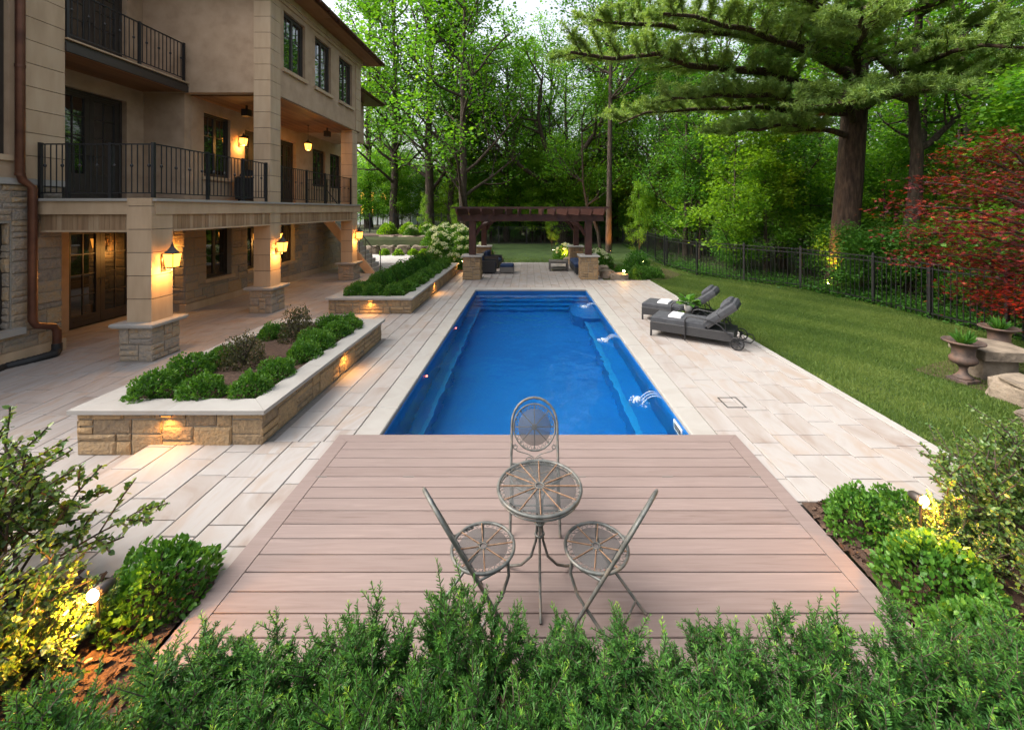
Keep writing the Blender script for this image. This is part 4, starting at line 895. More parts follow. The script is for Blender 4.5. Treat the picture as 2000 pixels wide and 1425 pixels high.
def rock(name, loc, dims, label, seed, group=None, cat='rock', flat=.0, rz=0):
    m = MB(); n1, n2 = 14, 20; vs = []; fs = []
    for i in range(n1 + 1):
        th = math.pi * i / n1
        for j in range(n2):
            ph = 2 * math.pi * j / n2; d = Vector((math.sin(th) * math.cos(ph), math.sin(th) * math.sin(ph), math.cos(th)))
            e = .45; q = Vector([math.copysign(abs(c) ** e, c) for c in d]); r = 1 + .22 * mnoise.noise(d * 1.6 + Vector((seed, 0, 0))) + .10 * mnoise.noise(d * 4 + Vector((0, seed, 0)))
            q = q * r * .8; vs.append((q.x * dims[0] / 2, q.y * dims[1] / 2, (q.z * .5 + .36) * dims[2]))
    for i in range(n1):
        for j in range(n2): fs.append((i * n2 + j, (i + 1) * n2 + j, (i + 1) * n2 + (j + 1) % n2, i * n2 + (j + 1) % n2))
    m.add(vs, fs, .5, False); m.xf(Matrix.Translation(loc) @ Matrix.Rotation(rz, 4, 'Z')); return tag(m.build(name, ROCK), label, cat, group)
sb = thing('stone_bench', 'rough stone slab bench on boulders between the two urns', 'bench', (7.45, 6.65, 0))
m = MB(); V = [(-.42, -.34), (.30, -.42), (.46, .1), (.30, .40), (-.30, .34)]; m.prism([(7.5 + a, 6.65 + b) for a, b in V], .36, .50); m.build('seat_slab', ROCK, sb)
m = MB(); m.prism([(7.2, 6.45), (7.7, 6.40), (7.75, 6.8), (7.25, 6.85)], -.02, .361); m.build('support', ROCK, sb)
rock('ledge_rock', (6.55, 4.95, -.05), (1.0, .8, .34), 'flat pale ledge rock at the lawn edge beside the loose shrub', 3.1, rz=.3); rock('ledge_rock', (7.05, 5.7, -.05), (.8, .9, .46), 'upright layered rock between the lawn and the lawn-side urn', 8.2); rock('ledge_rock', (7.7, 5.2, -.05), (1.1, 1.1, .6), 'large layered rock in the mulch beyond the lawn-side urn', 5.5)
for k, (x, y, sx, sy, sz, lb) in enumerate(((3.15, 16.3, .7, .8, .45, 'grey boulder touching the pergola pillar at the terrace edge'), (3.55, 15.95, .85, .6, .36, 'low grey boulder beside the glowing path light'), (3.1, 17.2, .7, .9, .5, 'grey boulder behind the sofa under the pergola'), (-1.75, 21.4, 1.1, .6, .4, 'flat grey boulder below the white hydrangeas at the terrace end'), (2.3, 21.3, 1.2, .6, .35, 'flat grey boulder at the lawn edge behind the coffee table'))):
    rock('boulder', (x, y, -.04), (sx, sy, sz), lb, k * 2.7 + 1)
for k in range(6): rock('armour_stone', (-9.6 + k * .95, 25.0 + .1 * (k % 2), -.05), (1.05, .8, .75), 'squared armour stone of the lower garden retaining wall', k * 1.3 + 20, 'lower armour stone wall', 'stone')
for k in range(4): rock('armour_stone', (-9.0 + k * 1.25, 25.95, .75), (1.35, .7, .42), 'long pale armour stone of the upper garden retaining wall', k * 1.9 + 40, 'upper armour stone wall', 'stone')

# ------------------------------------------------------------------ iron garden fence
def fence(pts, zf, label, sp=.13, h=1.4):
    f = thing('iron_fence', label, 'fence', (pts[0][0], pts[0][1], zf)); src = None
    for (x0, y0), (x1, y1) in zip(pts, pts[1:]):
        d = Vector((x1 - x0, y1 - y0, 0)); L = d.length; u = d / L; a = math.atan2(u.y, u.x); T = Matrix.Translation((x0, y0, zf)) @ Matrix.Rotation(a, 4, 'Z')
        m = MB(); m.box(0, L, -.015, .015, .14, .17); m.box(0, L, -.015, .015, h - .16, h - .13); m.box(0, L, -.015, .015, h - .03, h); m.xf(T); m.build('rails', IRON, f)
        np_ = max(1, round(L / 2.0))
        for i in range(np_ + 1):
            if i == np_ and (x1, y1) != pts[-1]: continue
            m = MB(); m.box(i * L / np_ - .032, i * L / np_ + .032, -.032, .032, -.05, h + .06); m.lathe([(.04, h + .06), (.03, h + .08), (.005, h + .10)], 4, (i * L / np_, 0, 0)); m.xf(T); m.build('post', IRON, f)
        n = int(L / sp)
        for i in range(1, n):
            p = Vector((x0, y0, zf)) + u * (i * L / n)
            if src is None: m = MB(); m.box(p.x - .008, p.x + .008, p.y - .008, p.y + .008, zf + .05, zf + h); src = m.build('picket', IRON, f); so = p
            else: c = src.copy(); COL.objects.link(c); c.location = src.location + (p - so)
    return f
fence([(10.35, 6.0), (10.1, 8.6), (9.9, 11.7), (9.35, 14.0), (7.0, 16.9), (6.65, 19.6)], -.02, 'black iron picket fence along the side of the lawn below the pine')
fence([(6.6, 19.75), (6.9, 25), (7.2, 31.2), (2, 31.3), (-4.4, 31.3)], .02, 'black iron picket fence behind the pergola lawn', .16)
fence([(-4.6, 29.6), (-8, 29.4), (-13, 29)], 1.0, 'black iron picket fence above the stone terrace by the white house', .16)

# ------------------------------------------------------------------ neighbour's white house
nh = thing('neighbour_house', 'white house with lit orange windows seen beyond the garden fence', 'house', (-16, 46, .9))
MB().box(-21, -12.6, 44, 52, .0, 6.2).build('wall', WHITE, nh)
m = MB(); m.add([(-21.4, 43.6, 6.2), (-12.2, 43.6, 6.2), (-12.2, 52.4, 6.2), (-21.4, 52.4, 6.2), (-19, 48, 8.2), (-14.6, 48, 8.2)], [(3, 2, 1, 0), (0, 1, 5, 4), (1, 2, 5), (2, 3, 4, 5), (3, 0, 4)]); m.build('roof', BARK, nh)
for (x0, x1, z0, z1, lit) in ((-18.1, -16.7, 2.2, 4.6, 1), (-15.9, -15.3, 3.2, 4.5, 1), (-14.9, -14.0, 2.6, 4.4, 0), (-13.6, -13.1, 2.6, 4.2, 0)):
    w = MB().box(x0 - .1, x1 + .1, 43.93, 43.985, z0 - .1, z1 + .1).build('window', BRONZE, nh); mid = (x0 + x1) / 2
    MB().box(x0, mid - .03, 43.9, 43.929, z0, z1).build('pane', LITWIN if lit else GLASS, w); MB().box(mid + .03, x1, 43.9, 43.929, z0, z1).build('pane', LITWIN if lit else GLASS, w)

gr = thing('covered_grill', 'black covered grill standing on the balcony against the stucco wall', 'grill', (-8.55, 12.75, 2.911))
MB().box(-8.85, -8.25, 12.3, 13.3, 3.02, 3.72, .5, .04).build('cover', RUBBER, gr); m = MB(); m.add([(-8.8, 12.4, 3.721), (-8.3, 12.4, 3.721), (-8.3, 13.2, 3.721), (-8.8, 13.2, 3.721), (-8.75, 12.45, 3.92), (-8.45, 12.45, 3.92), (-8.45, 13.15, 3.92), (-8.75, 13.15, 3.92)], [(4, 5, 6, 7), (0, 1, 5, 4), (1, 2, 6, 5), (2, 3, 7, 6), (3, 0, 4, 7)]); m.build('hood', RUBBER, gr)
for a in (-8.8, -8.34):
    for b in (12.35, 13.2): MB().box(a, a + .05, b, b + .05, 2.911, 3.02).build('leg', IRON, gr)
# ------------------------------------------------------------------ garden lights
def path_light(loc, h, label, energy=25, head=True, aim=None, spot=100):
    t = thing('garden_light', label, 'light', loc, 'lit garden lights'); x, y, z = loc
    MB().tube([(x, y, z - .06), (x, y, z + h - .04)], .009, 6).build('stake', BRONZE, t)
    d = Vector(aim or (x, y - .3, z + h + .05)) - Vector((x, y, z + h)); d.normalize(); T = Matrix.Translation((x, y, z + h)) @ d.to_track_quat('Z', 'Y').to_matrix().to_4x4()
    m = MB(); m.lathe([(.02, -.09), (.034, -.06), (.036, .03), (.03, .03)], 14); m.xf(T); m.build('housing', BRONZE, t)
    m = MB(); m.lathe([(.034, .010), (.036, .031), (.028, .040), (.01, .044)], 14); m.xf(T); m.build('lens', BULB, t)
    lamp_light('lamp', t, tuple(T @ Vector((0, 0, .05))), energy, .03, (1, .42, .07), spot=spot if aim else None, aim=aim)
path_light((-2.64, 2.5, .02), .34, 'brightly lit garden spotlight between the loose shrub and the box shrub at the deck corner', 34)
path_light((3.04, 3.16, .02), .44, 'brightly lit garden spotlight above the three box shrubs', 34)
path_light((3.72, 15.9, .0), .32, 'small lit path light by the low boulders at the terrace edge', 8)
path_light((-2.86, 17.9, .0), .45, 'small lit path light at the end of the long planter', 8)
path_light((9.95, 13.55, -.03), .25, 'lit uplight washing the foot of the big pine trunk', 420, aim=(10.75, 14.1, 1.9), spot=75)
path_light((4.75, 23.6, .0), .25, 'lit uplight on the straight tall trunk beyond the pergola', 200, aim=(4.95, 25.0, 1.4), spot=60)
path_light((8.9, 6.9, .0), .25, 'lit uplight under the red maple', 60, aim=(9.0, 8.2, 2.4), spot=110)
path_light((-4.2, 23.0, .6), .4, 'small lit path light among the white hydrangeas', 60, aim=(-4.3, 23.6, .7), spot=140)
path_light((1.9, 21.9, .0), .3, 'small lit uplight at the flowering shrub beyond the sofa', 45, aim=(2.1, 22.6, .6), spot=140)

# ------------------------------------------------------------------ vegetation builders
def spot(px, d): return (px - 1032) / 796 * d
class Skel:
    def __init__(s, seed): s.r = random.Random(seed); s.br = []; s.tips = []
    def limb(s, p, d, L, r, lvl, maxlvl, up=.12, wander=.22, kids=(5, 4, 4), shrink=.55, ang=(35, 65), flat=1.0):
        R_ = s.r; n = 6; pts = [Vector(p)]; d = Vector(d).normalized(); dirs = [d]
        for i in range(n):
            w = Vector((R_.gauss(0, 1), R_.gauss(0, 1), R_.gauss(0, 1) * flat)) * wander; d = (d + w * .5 + Vector((0, 0, up))).normalized()
            pts.append(pts[-1] + d * (L / n)); dirs.append(d)
        s.br.append((pts, [max(.006, r * (1 - .72 * i / n)) for i in range(n + 1)], lvl))
        if lvl >= maxlvl:
            for q in pts[2:]: s.tips.append(q)
            return
        k = kids[min(lvl, len(kids) - 1)]
        for j in range(k):
            t = .3 + .7 * (j + R_.random()) / k; f = t * n; i = min(n - 1, int(f)); q = pts[i].lerp(pts[i + 1], f - i)
            a = R(R_.uniform(*ang)); ax = Vector((R_.gauss(0, 1), R_.gauss(0, 1), R_.gauss(0, 1) * flat)); ax = (ax - dirs[i] * ax.dot(dirs[i])).normalized()
            nd = dirs[i] * math.cos(a) + ax * math.sin(a); nd.z *= flat
            s.limb(q, nd, L * shrink * R_.uniform(.75, 1.15) * (1.15 - .4 * t), r * .5 * (1.15 - .5 * t), lvl + 1, maxlvl, up, wander, kids, shrink, ang, flat)
    def wood(s, name, mat, parent, minr=.0):
        m = MB()
        for pts, rs, lvl in s.br:
            if rs[0] < minr: continue
            m.tube(pts, rs, 10 if lvl == 0 else (6 if lvl == 1 else 4), cap=False)
        o = m.build(name, mat, parent); o.location = ORG[o.name]; return o
def crown(name, tips, per, sig, size, shape, mat, parent, tmean=.5, droop=.3, seed=1, light_dir=None):
    g = np.random.default_rng(seed); tp = np.array([tuple(t) for t in tips]); n = len(tp) * per
    base = np.repeat(tp, per, 0); P = base + g.normal(0, 1, (n, 3)) * np.array(sig)
    a = g.uniform(0, 6.283, n); D = np.stack([np.cos(a), np.sin(a), g.normal(-droop, .35, n)], 1); N = g.normal(0, .45, (n, 3)); N[:, 2] += 1
    tree_t = np.repeat(g.normal(0, .13, len(tp)), per)
    V, F, T = leaves(P, D, N, g.uniform(.7, 1.3, n) * size, shape, tmean + tree_t + g.normal(0, .13, n))
    return npmesh(name, V, F, T, mat, parent)
def make_tree(name, label, cat, seed, H, r0, crown_from, limbs, Ll, leafmat, size, per, sig, group=None, tmean=.5, kids=(5, 4), maxlvl=2, lean=(0, 0), bark=BARK, up=.10, top=True, ang=(35, 65), el=(.1, .7)):
    t = thing(name, label, cat, (0, 0, 0), group); s = Skel(seed); Rr = s.r
    pts = [Vector((0, 0, -.15))]; n = 10
    for i in range(1, n + 1): pts.append(Vector((lean[0] * i / n * H + Rr.gauss(0, .06) * H * .05, lean[1] * i / n * H + Rr.gauss(0, .06) * H * .05, H * .92 * i / n)))
    rs = [r0 * (1.25 if i == 0 else 1 - .8 * i / n) for i in range(n + 1)]; s.br.append((pts, rs, 0))
    for k in range(limbs):
        f = crown_from + (1 - crown_from) * (k + Rr.random() * .6) / limbs; i = min(n - 1, int(f * n)); q = pts[i].lerp(pts[i + 1], f * n - i)
        a = k * 2.4 + Rr.uniform(-.5, .5); e = Rr.uniform(*el) + .5 * f; d = (math.cos(a) * math.cos(e), math.sin(a) * math.cos(e), math.sin(e))
        s.limb(q, d, Ll * (1.15 - .55 * f) * Rr.uniform(.8, 1.2), r0 * .42 * (1.1 - .6 * f), 1, maxlvl, up=up, kids=(0,) + kids, ang=ang)
    s.wood('trunk', bark, t, .012); crown('crown', s.tips, per, sig, size, 'diamond', leafmat, t, tmean, seed=seed)
    return t

# ------------------------------------------------------------------ woodland
tree_a = make_tree('maple_tree', None, 'tree', 1, 17, .26, .13, 22, 4.6, LEAF_A, .16, 16, (.42, .42, .20), tmean=.5)
tree_b = make_tree('maple_tree', None, 'tree', 2, 15, .20, .10, 22, 3.8, LEAF_B, .16, 20, (.40, .40, .20), tmean=.5)
tree_c = make_tree('maple_tree', None, 'tree', 3, 19, .30, .30, 16, 5.0, LEAF_A, .17, 17, (.45, .45, .22), tmean=.42)
tree_d = make_tree('young_tree', None, 'tree', 4, 8, .075, .12, 15, 2.1, LEAF_C, .13, 16, (.30, .30, .12), tmean=.5, el=(-.1, .4))
tree_e = make_tree('young_tree', None, 'tree', 5, 6.5, .06, .08, 15, 2.0, LEAF_A, .12, 16, (.30, .30, .13), tmean=.6, el=(-.1, .4))
tree_f = make_tree('understory_shrub', None, 'shrub', 6, 3.0, .04, .05, 15, 1.3, LEAF_B, .11, 16, (.25, .25, .18), tmean=.6, el=(0, .6))
KIND = {'a': [tree_a, 0, 'tall maple with mid green leaves in the wood behind the fence', 'tall green maples of the wood'], 'b': [tree_b, 0, 'dark-leaved slender maple in the wood behind the fence', 'dark-leaved maples of the wood'],
        'c': [tree_c, 0, 'very tall broad maple rising over the wood', 'broad tall maples of the wood'], 'd': [tree_d, 0, 'yellow-green sapling of the wood with a sunlit tone put into its leaf colour', 'yellow-green saplings of the wood'],
        'e': [tree_e, 0, 'leafy green sapling in the wood behind the fence', 'green saplings of the wood'], 'f': [tree_f, 0, 'dark leafy understory shrub at the foot of the wood', 'understory shrubs of the wood']}
def put(k, x, y, sc=1.0, z=None):
    e = KIND[k]; o = place(e[0], e[1], (x, y, ground_z(x, y) if z is None else z), rnd.uniform(0, 6.28), sc * rnd.uniform(.92, 1.08), e[2], e[3]); e[1] += 1; return o
for k, px, d, sc in (('a', 838, 31.5, 1.3), ('b', 882, 32.5, 1.2), ('c', 990, 33.5, .85), ('b', 935, 36, 1.0), ('b', 1187, 34, 1.2), ('a', 1290, 27, .9), ('b', 1245, 33, 1),
                     ('a', 770, 33, 1.25), ('c', 720, 36, 1.2), ('a', 905, 27.5, 1.2), ('a', 1005, 41, 1.25), ('a', 1075, 44, 1.2), ('b', 1340, 22, .75), ('a', 1420, 21, .8), ('b', 1530, 19, .8), ('a', 1880, 16, .8), ('c', 1960, 19, .8), ('b', 1750, 20, .85), ('a', 1600, 24, .9)):
    put(k, spot(px, d), d, sc)
for k in range(18):
    y = 38 + (k % 3) * 7 + rnd.uniform(-2, 2); x = -16 + (k // 3) * 8.0 + rnd.uniform(-1.6, 1.6)
    if x < -7 and y < 46: continue
    put(rnd.choice('aabbc'), x, y, rnd.uniform(.85, 1.15))
for k in range(8): put(rnd.choice('aabc'), 17 + rnd.uniform(0, 14), 6 + k * 3.0 + rnd.uniform(-1, 1), rnd.uniform(.75, 1.0))
for k in range(40):
    y = rnd.uniform(32, 44); x = rnd.uniform(-11, 18)
    if x < -6.5 and y < 46: continue
    put(rnd.choice('dddee'), x, y, rnd.uniform(.75, 1.15))
for k in range(30):
    y = rnd.uniform(8, 30); x0 = 11.6 if y < 13 else (10.8 if y < 16 else 8.4); put(rnd.choice('ddee'), x0 + rnd.uniform(0, 7), y, rnd.uniform(.6, 1.0))
for k in range(46):
    if k % 2: y = rnd.uniform(7, 20); x = (10.9 if y < 12 else 10.4 if y < 15 else 8.2) + rnd.uniform(0, 2.2)
    else: y = rnd.uniform(32.2, 36); x = rnd.uniform(-4.5, 9)
    put('f', x, y, rnd.uniform(.4, .7))
for k in range(14): put('dde'[k % 3], -5.6 + k * 1.0 + rnd.uniform(-.4, .4), 32.3 + rnd.uniform(0, 2.5), rnd.uniform(.7, 1.05))
for (x, y, sc, lb) in ((1.5, 26.2, .36, 'small golden uplit sapling on the lawn behind the pergola'), (5.6, 20.6, .50, 'slim golden uplit sapling in the bed beside the fence corner'), (-7.0, 27.4, .34, 'small golden uplit sapling above the armour stones'), (-4.9, 27.0, .36, 'small golden uplit sapling above the hydrangea bank')):
    o = put('d', x, y, sc); o['label'] = lb; o['group'] = 'uplit golden saplings'; o.scale = (sc * .55, sc * .55, sc); path_light((x + .05, y - .55, o.location.z), .15, lb.replace('golden uplit sapling', 'ground spotlight at the sapling'), 26, aim=(x, y, o.location.z + 1.1), spot=80)
for (x, y) in ((-13.2, 39), (-15.2, 41), (-11.5, 37), (-16.5, 40), (-12.2, 42)): put('e', x, y, 1.0)
for k in range(9): put('e', -8.5 - k * 1.0 + rnd.uniform(-.4, .4), 32 + rnd.uniform(0, 6), rnd.uniform(.55, .9))
# far woods: one mass beyond the single trees
n = 90000; x = nrg.uniform(-70, 85, n); y = 58 + nrg.uniform(0, 14, n); top = 9 + 2 * np.sin(x * .21) + 2 * np.sin(x * .53 + 1); z = nrg.uniform(0, 1, n) ** .9 * top
k = x > 36; y[k] = nrg.uniform(2, 60, k.sum()); x[k] = 34 + (x[k] - 36) * .2
a = nrg.uniform(0, 6.28, n); D = np.stack([np.cos(a), np.sin(a), nrg.normal(-.3, .4, n)], 1); N = nrg.normal(0, .6, (n, 3)); N[:, 2] += .8
V, F, T = leaves(np.stack([x, y, z], 1), D, N, nrg.uniform(.35, .75, n), 'diamond', .55 + .2 * np.sin(x * .7) * np.sin(z * .9) + nrg.normal(0, .15, n))
tag(npmesh('far_woods', V, F, T, LEAF_C), 'mass of green foliage deep in the wood', 'woods', kind='stuff')
# low ivy along the fence
n = 16000; s_ = nrg.uniform(0, 1, n); fx = np.interp(s_, [0, .3, .5, .65, .8, 1], [10.5, 10.2, 9.6, 7.3, 6.9, 7.2]); fy = np.interp(s_, [0, .3, .5, .65, .8, 1], [7, 11.7, 14.1, 17, 20, 30]); off = np.abs(nrg.normal(0, .8, n)) - .35
P = np.stack([fx + off, fy + nrg.normal(0, .3, n), np.abs(nrg.normal(0, .12, n)) + .01 + .1 * np.clip(off, 0, 2)], 1); a = nrg.uniform(0, 6.28, n); D = np.stack([np.cos(a), np.sin(a), nrg.normal(0, .3, n)], 1); N = nrg.normal(0, .4, (n, 3)); N[:, 2] += 1
V, F, T = leaves(P, D, N, nrg.uniform(.05, .11, n), 'oval', nrg.normal(.4, .2, n)); tag(npmesh('ivy_ground_cover', V, F, T, LEAF_B), 'low dark ivy growing along the foot of the lawn fence', 'ivy', kind='stuff')

# forked old tree behind the pergola
t = thing('forked_tree', 'old grey-barked tree forking into many limbs behind the pergola', 'tree', (2.75, 32.6, .1)); s = Skel(77); b = Vector((0, 0, -.2))
s.br.append(([b, Vector((.05, 0, 1.5)), Vector((0, 0, 3)), Vector((.1, 0, 4.4))], [.62, .50, .47, .46], 0))
for (dx, dy, dz, L, r) in ((-.55, -.15, .9, 9, .24), (-.2, .2, 1, 11, .25), (.25, -.2, 1, 11, .26), (.6, .1, .8, 9, .22), (-.95, -.25, .62, 10.5, .22), (.1, .5, 1, 10, .2), (.9, -.3, .5, 7, .16)):
    s.limb((.05 + dx * .2, dy * .2, 4.2), (dx, dy, dz), L, r, 1, 3, up=.05, kids=(0, 6, 4), wander=.20)
s.wood('trunk', BARK, t, .012); crown('crown', s.tips, 9, (.5, .5, .25), .19, 'diamond', LEAF_A, t, .6, seed=5)
# leaning tree at the fence
for (x, y, lb, pts, r) in ((11.95, 12.9, 'bare curved trunk with forked top between the pine and the red maple', [(0, 0, -.1), (.02, 0, 1.2), (.28, 0, 3.0), (.45, .1, 4.6), (.42, .2, 6.2), (.7, .3, 9)], .25), (2.95 + 1.0, 27.5, 'thin leaning trunk in front of the forked tree', [(0.9, 0, -.1), (.75, 0, 1.2), (.45, 0, 2.0), (.0, .1, 3.0), (-.25, .2, 4.6), (-.3, .3, 8)], .13)):
    t = thing('leaning_tree', lb, 'tree', (x, y, 0)); s = Skel(int(x * 10)); P = [Vector(p) for p in pts]; s.br.append((P, [r * (1 - .12 * i) for i in range(len(P))], 0))
    for k in range(9): i = 3 + k % 3; a = k * 2.3; s.limb(P[i], (math.cos(a), math.sin(a), .5), 3.2, r * .45, 1, 2, kids=(0, 5))
    s.wood('trunk', BARK, t, .01); crown('crown', s.tips, 26, (.4, .4, .18), .13, 'diamond', LEAF_A, t, .55, seed=9)
t = thing('straight_tree', 'straight bare pole-like trunk lit from below beyond the pergola', 'tree', (4.95, 25.2, .02)); s = Skel(31); P = [Vector((.02 * i, 0, -.1 + i * 1.6)) for i in range(11)]; s.br.append((P, [.2 - .012 * i for i in range(11)], 0))
for k in range(14): a = k * 2.4; s.limb(P[6 + k % 5], (math.cos(a), math.sin(a), .3), 3.4, .07, 1, 2, kids=(0, 5))
s.wood('trunk', BARK, t, .01); crown('crown', s.tips, 18, (.4, .4, .2), .15, 'diamond', LEAF_B, t, .5, seed=19)

# ------------------------------------------------------------------ the big pine
pt = thing('pine_tree', 'massive pine with furrowed trunk and layered needle boughs over the lawn fence', 'tree', (10.9, 14.2, 0)); s = Skel(55)
TP = [Vector((.0, 0, -.2)), Vector((.02, 0, .6)), Vector((.15, 0, 2.2)), Vector((.32, 0, 4.2)), Vector((.5, .05, 6.2)), Vector((.62, .1, 8.5)), Vector((.7, .1, 11)), Vector((.8, .1, 15))]
s.br.append((TP, [.54, .46, .41, .39, .375, .34, .29, .18], 0))
ends = [(5.2, (-4.6, -1.2, 5.1), .10), (6.0, (-6.6, -1.6, 6.1), .13), (6.6, (-9.6, -2.4, 7.2), .17), (7.2, (-7.2, -3.2, 8.0), .15), (7.8, (-8.8, -1.0, 8.8), .16), (8.2, (-5.2, -4.2, 8.4), .13), (5.8, (-2.6, -3.4, 5.6), .10), (7.0, (-3.0, -4.6, 7.3), .12),
        (8.8, (-6.5, -2.0, 10.2), .14), (9.2, (-3.4, -3.6, 10.0), .12), (6.4, (2.6, -2.6, 6.6), .11), (7.0, (1.4, -4.6, 6.6), .11), (7.6, (3.6, -1.8, 8.2), .12), (8.6, (2.2, -3.8, 8.8), .12), (6.2, (.6, -3.6, 5.6), .09), (9.4, (1.0, -5, 9.8), .12), (10.2, (-6.6, .4, 11.4), .13), (6.0, (-7.6, .6, 5.9), .12)]
Vp, Fp = [], []; tips = []; tdir = []
for (z0, e, r) in ends:
    p0 = Vector((.32 + .07 * (z0 - 4.2), 0, z0)); e = Vector(e); L = (e - p0).length; pts = []
    for i in range(9):
        q = i / 8; p = p0.lerp(e, q); p.z += .5 * math.sin(q * math.pi) * s.r.uniform(.5, 1) - .0; p += Vector((s.r.gauss(0, .08), s.r.gauss(0, .08), s.r.gauss(0, .06))); pts.append(p)
    s.br.append((pts, [r * (1 - .8 * i / 8) + .01 for i in range(9)], 1)); ld = (e - p0).normalized()
    side = Vector((-ld.y, ld.x, 0)).normalized(); nb = int(L * 4.0)
    for b in range(nb):
        q = .22 + .78 * (b + s.r.random()) / nb; i = min(7, int(q * 8)); p = pts[i].lerp(pts[i + 1], q * 8 - i); sgn = 1 if b % 2 else -1
        d = (ld * s.r.uniform(.4, .9) + side * sgn * s.r.uniform(.5, 1) + Vector((0, 0, s.r.uniform(.0, .35)))).normalized(); bl = s.r.uniform(.7, 1.5) * (1.15 - .4 * q); qp = [p, p + d * bl * .5 + Vector((0, 0, -.03)), p + d * bl + Vector((0, 0, .05))]
        s.br.append((qp, [.022, .015, .006], 2))
        for w in range(13):
            f = .12 + .88 * w / 12; c = p + d * bl * f; td = (d + Vector((s.r.gauss(0, .7), s.r.gauss(0, .7), s.r.uniform(-.2, .9)))).normalized(); tl = s.r.uniform(.18, .42)
            for v in range(4): tips.append(c + td * tl * v / 3); tdir.append(td)
s.wood('trunk', PINEBARK, pt, .012)
g = np.random.default_rng(4); tp = np.array([tuple(v) for v in tips]); td = np.array([tuple(v) for v in tdir]); per = 13; n = len(tp) * per
D = np.repeat(td, per, 0) * .55 + unit(g.normal(0, 1, (n, 3))); tn = np.repeat(g.normal(0, .14, len(tp) // 4), 4 * per)
V, F, T = leaves(np.repeat(tp, per, 0), D, g.normal(0, 1, (n, 3)), g.uniform(.12, .19, n), 'blade', .5 + tn + g.normal(0, .1, n) + np.repeat((tp[:, 2] - 7) * .02, per)); npmesh('needle_boughs', V, F, T, PINE, pt)
print('pine tris', len(F))

# ------------------------------------------------------------------ red japanese maple
rt = thing('red_maple', 'red-leaved japanese maple with layered boughs beside the urns', 'tree', (10.6, 8.0, 0)); s = Skel(91)
s.br.append(([Vector((0, 0, -.1)), Vector((-.05, 0, .7)), Vector((-.2, 0, 1.3)), Vector((-.3, .05, 2.0)), Vector((-.3, .1, 3.2))], [.13, .11, .10, .085, .05], 0))
pads = []
for (px, py, d) in ((1755, 400, 8.0), (1800, 355, 8.4), (1860, 300, 8.6), (1930, 268, 8.2), (1990, 262, 7.6), (1770, 455, 7.6), (1830, 430, 7.4), (1900, 380, 7.8), (1960, 350, 7.3), (1900, 455, 7.0), (1960, 425, 7.0), (1780, 500, 8.0), (1850, 500, 7.4), (1990, 500, 6.8), (1925, 520, 7.6), (1880, 560, 8.0), (1950, 585, 7.6), (1990, 560, 7.2), (1985, 610, 8.0), (1850, 345, 9.0), (1970, 310, 8.9), (2050, 380, 7.6), (2060, 300, 8), (2050, 480, 7.6)):
    e = Vector((spot(px, d) - 10.6, d - 8.0, 2.7 - (py - 410) / 796 * d)); st_ = Vector((-.3, .05, max(.7, min(3.0, e.z * .8)))); mid = st_.lerp(e, .55) + Vector((0, 0, .18)); s.br.append(([st_, mid, e], [.04, .022, .006], 1)); pads.append((mid, e))
s.wood('trunk', BARK, rt)
g = np.random.default_rng(8); Ps = []; Ts = []
for mid, e in pads:
    n = 330; q = g.uniform(0.15, 1.12, n)[:, None]; c = np.array(mid)[None] * (1 - q) + np.array(e)[None] * q
    w = .42 * (1 - .5 * np.abs(q - .6)); o = g.normal(0, 1, (n, 3)) * np.array([.32, .32, .03]) * (w / .42); lay = g.integers(0, 3, n)[:, None] * np.array([[0, 0, .16]]) - np.array([[0, 0, .16]]); Ps.append(c + o + lay * .8 - np.array([[0, 0, 1]]) * (o[:, :1] ** 2 + o[:, 1:2] ** 2) * .35); Ts.append(g.normal(.42, .26, n) + .12 * lay[:, 2] / .16)
P = np.concatenate(Ps); n = len(P); a = g.uniform(0, 6.28, n); D = np.stack([np.cos(a), np.sin(a), g.normal(-.25, .25, n)], 1); N = g.normal(0, .3, (n, 3)); N[:, 2] += 1
V, F, T = leaves(P, D, N, g.uniform(.055, .10, n), 'star', np.concatenate(Ts)); npmesh('crown', V, F, T, RED, rt)

# ------------------------------------------------------------------ shrubs
def mound(name, label, cat, group, r, h, n, size, mat, shape='oval', seed=1, fill=.55, tmean=.45, up=.5, stems=True):
    t = thing(name, label, cat, (0, 0, 0), group); g = np.random.default_rng(seed); u = unit(g.normal(0, 1, (n, 3))); u[:, 2] = np.abs(u[:, 2]) * 1.0 - .12
    ph = np.arctan2(u[:, 1], u[:, 0]); lump = 1 + .10 * np.sin(ph * 3 + seed) + .08 * np.sin(ph * 5 + u[:, 2] * 5 + seed * 2) + .07 * np.sin(u[:, 2] * 9 + ph * 2)
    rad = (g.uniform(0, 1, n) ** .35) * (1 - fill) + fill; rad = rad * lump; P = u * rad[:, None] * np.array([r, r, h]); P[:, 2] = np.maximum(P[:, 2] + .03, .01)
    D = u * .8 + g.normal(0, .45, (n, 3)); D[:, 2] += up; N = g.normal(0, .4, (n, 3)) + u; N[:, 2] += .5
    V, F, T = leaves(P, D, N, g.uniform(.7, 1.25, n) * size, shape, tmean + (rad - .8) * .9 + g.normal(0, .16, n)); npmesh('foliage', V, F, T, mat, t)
    if stems:
        m = MB()
        for k in range(14): a = g.uniform(0, 6.28); e = g.uniform(.4, 1.4); m.tube([(0, 0, -.03), (math.cos(a) * r * .35 * math.cos(e), math.sin(a) * r * .35 * math.cos(e), h * .35), (math.cos(a) * r * .8 * math.cos(e), math.sin(a) * r * .8 * math.cos(e), h * .75 * math.sin(e) + .04)], [.012, .008, .003], 5)
        m.build('stems', BARK, t)
    return t
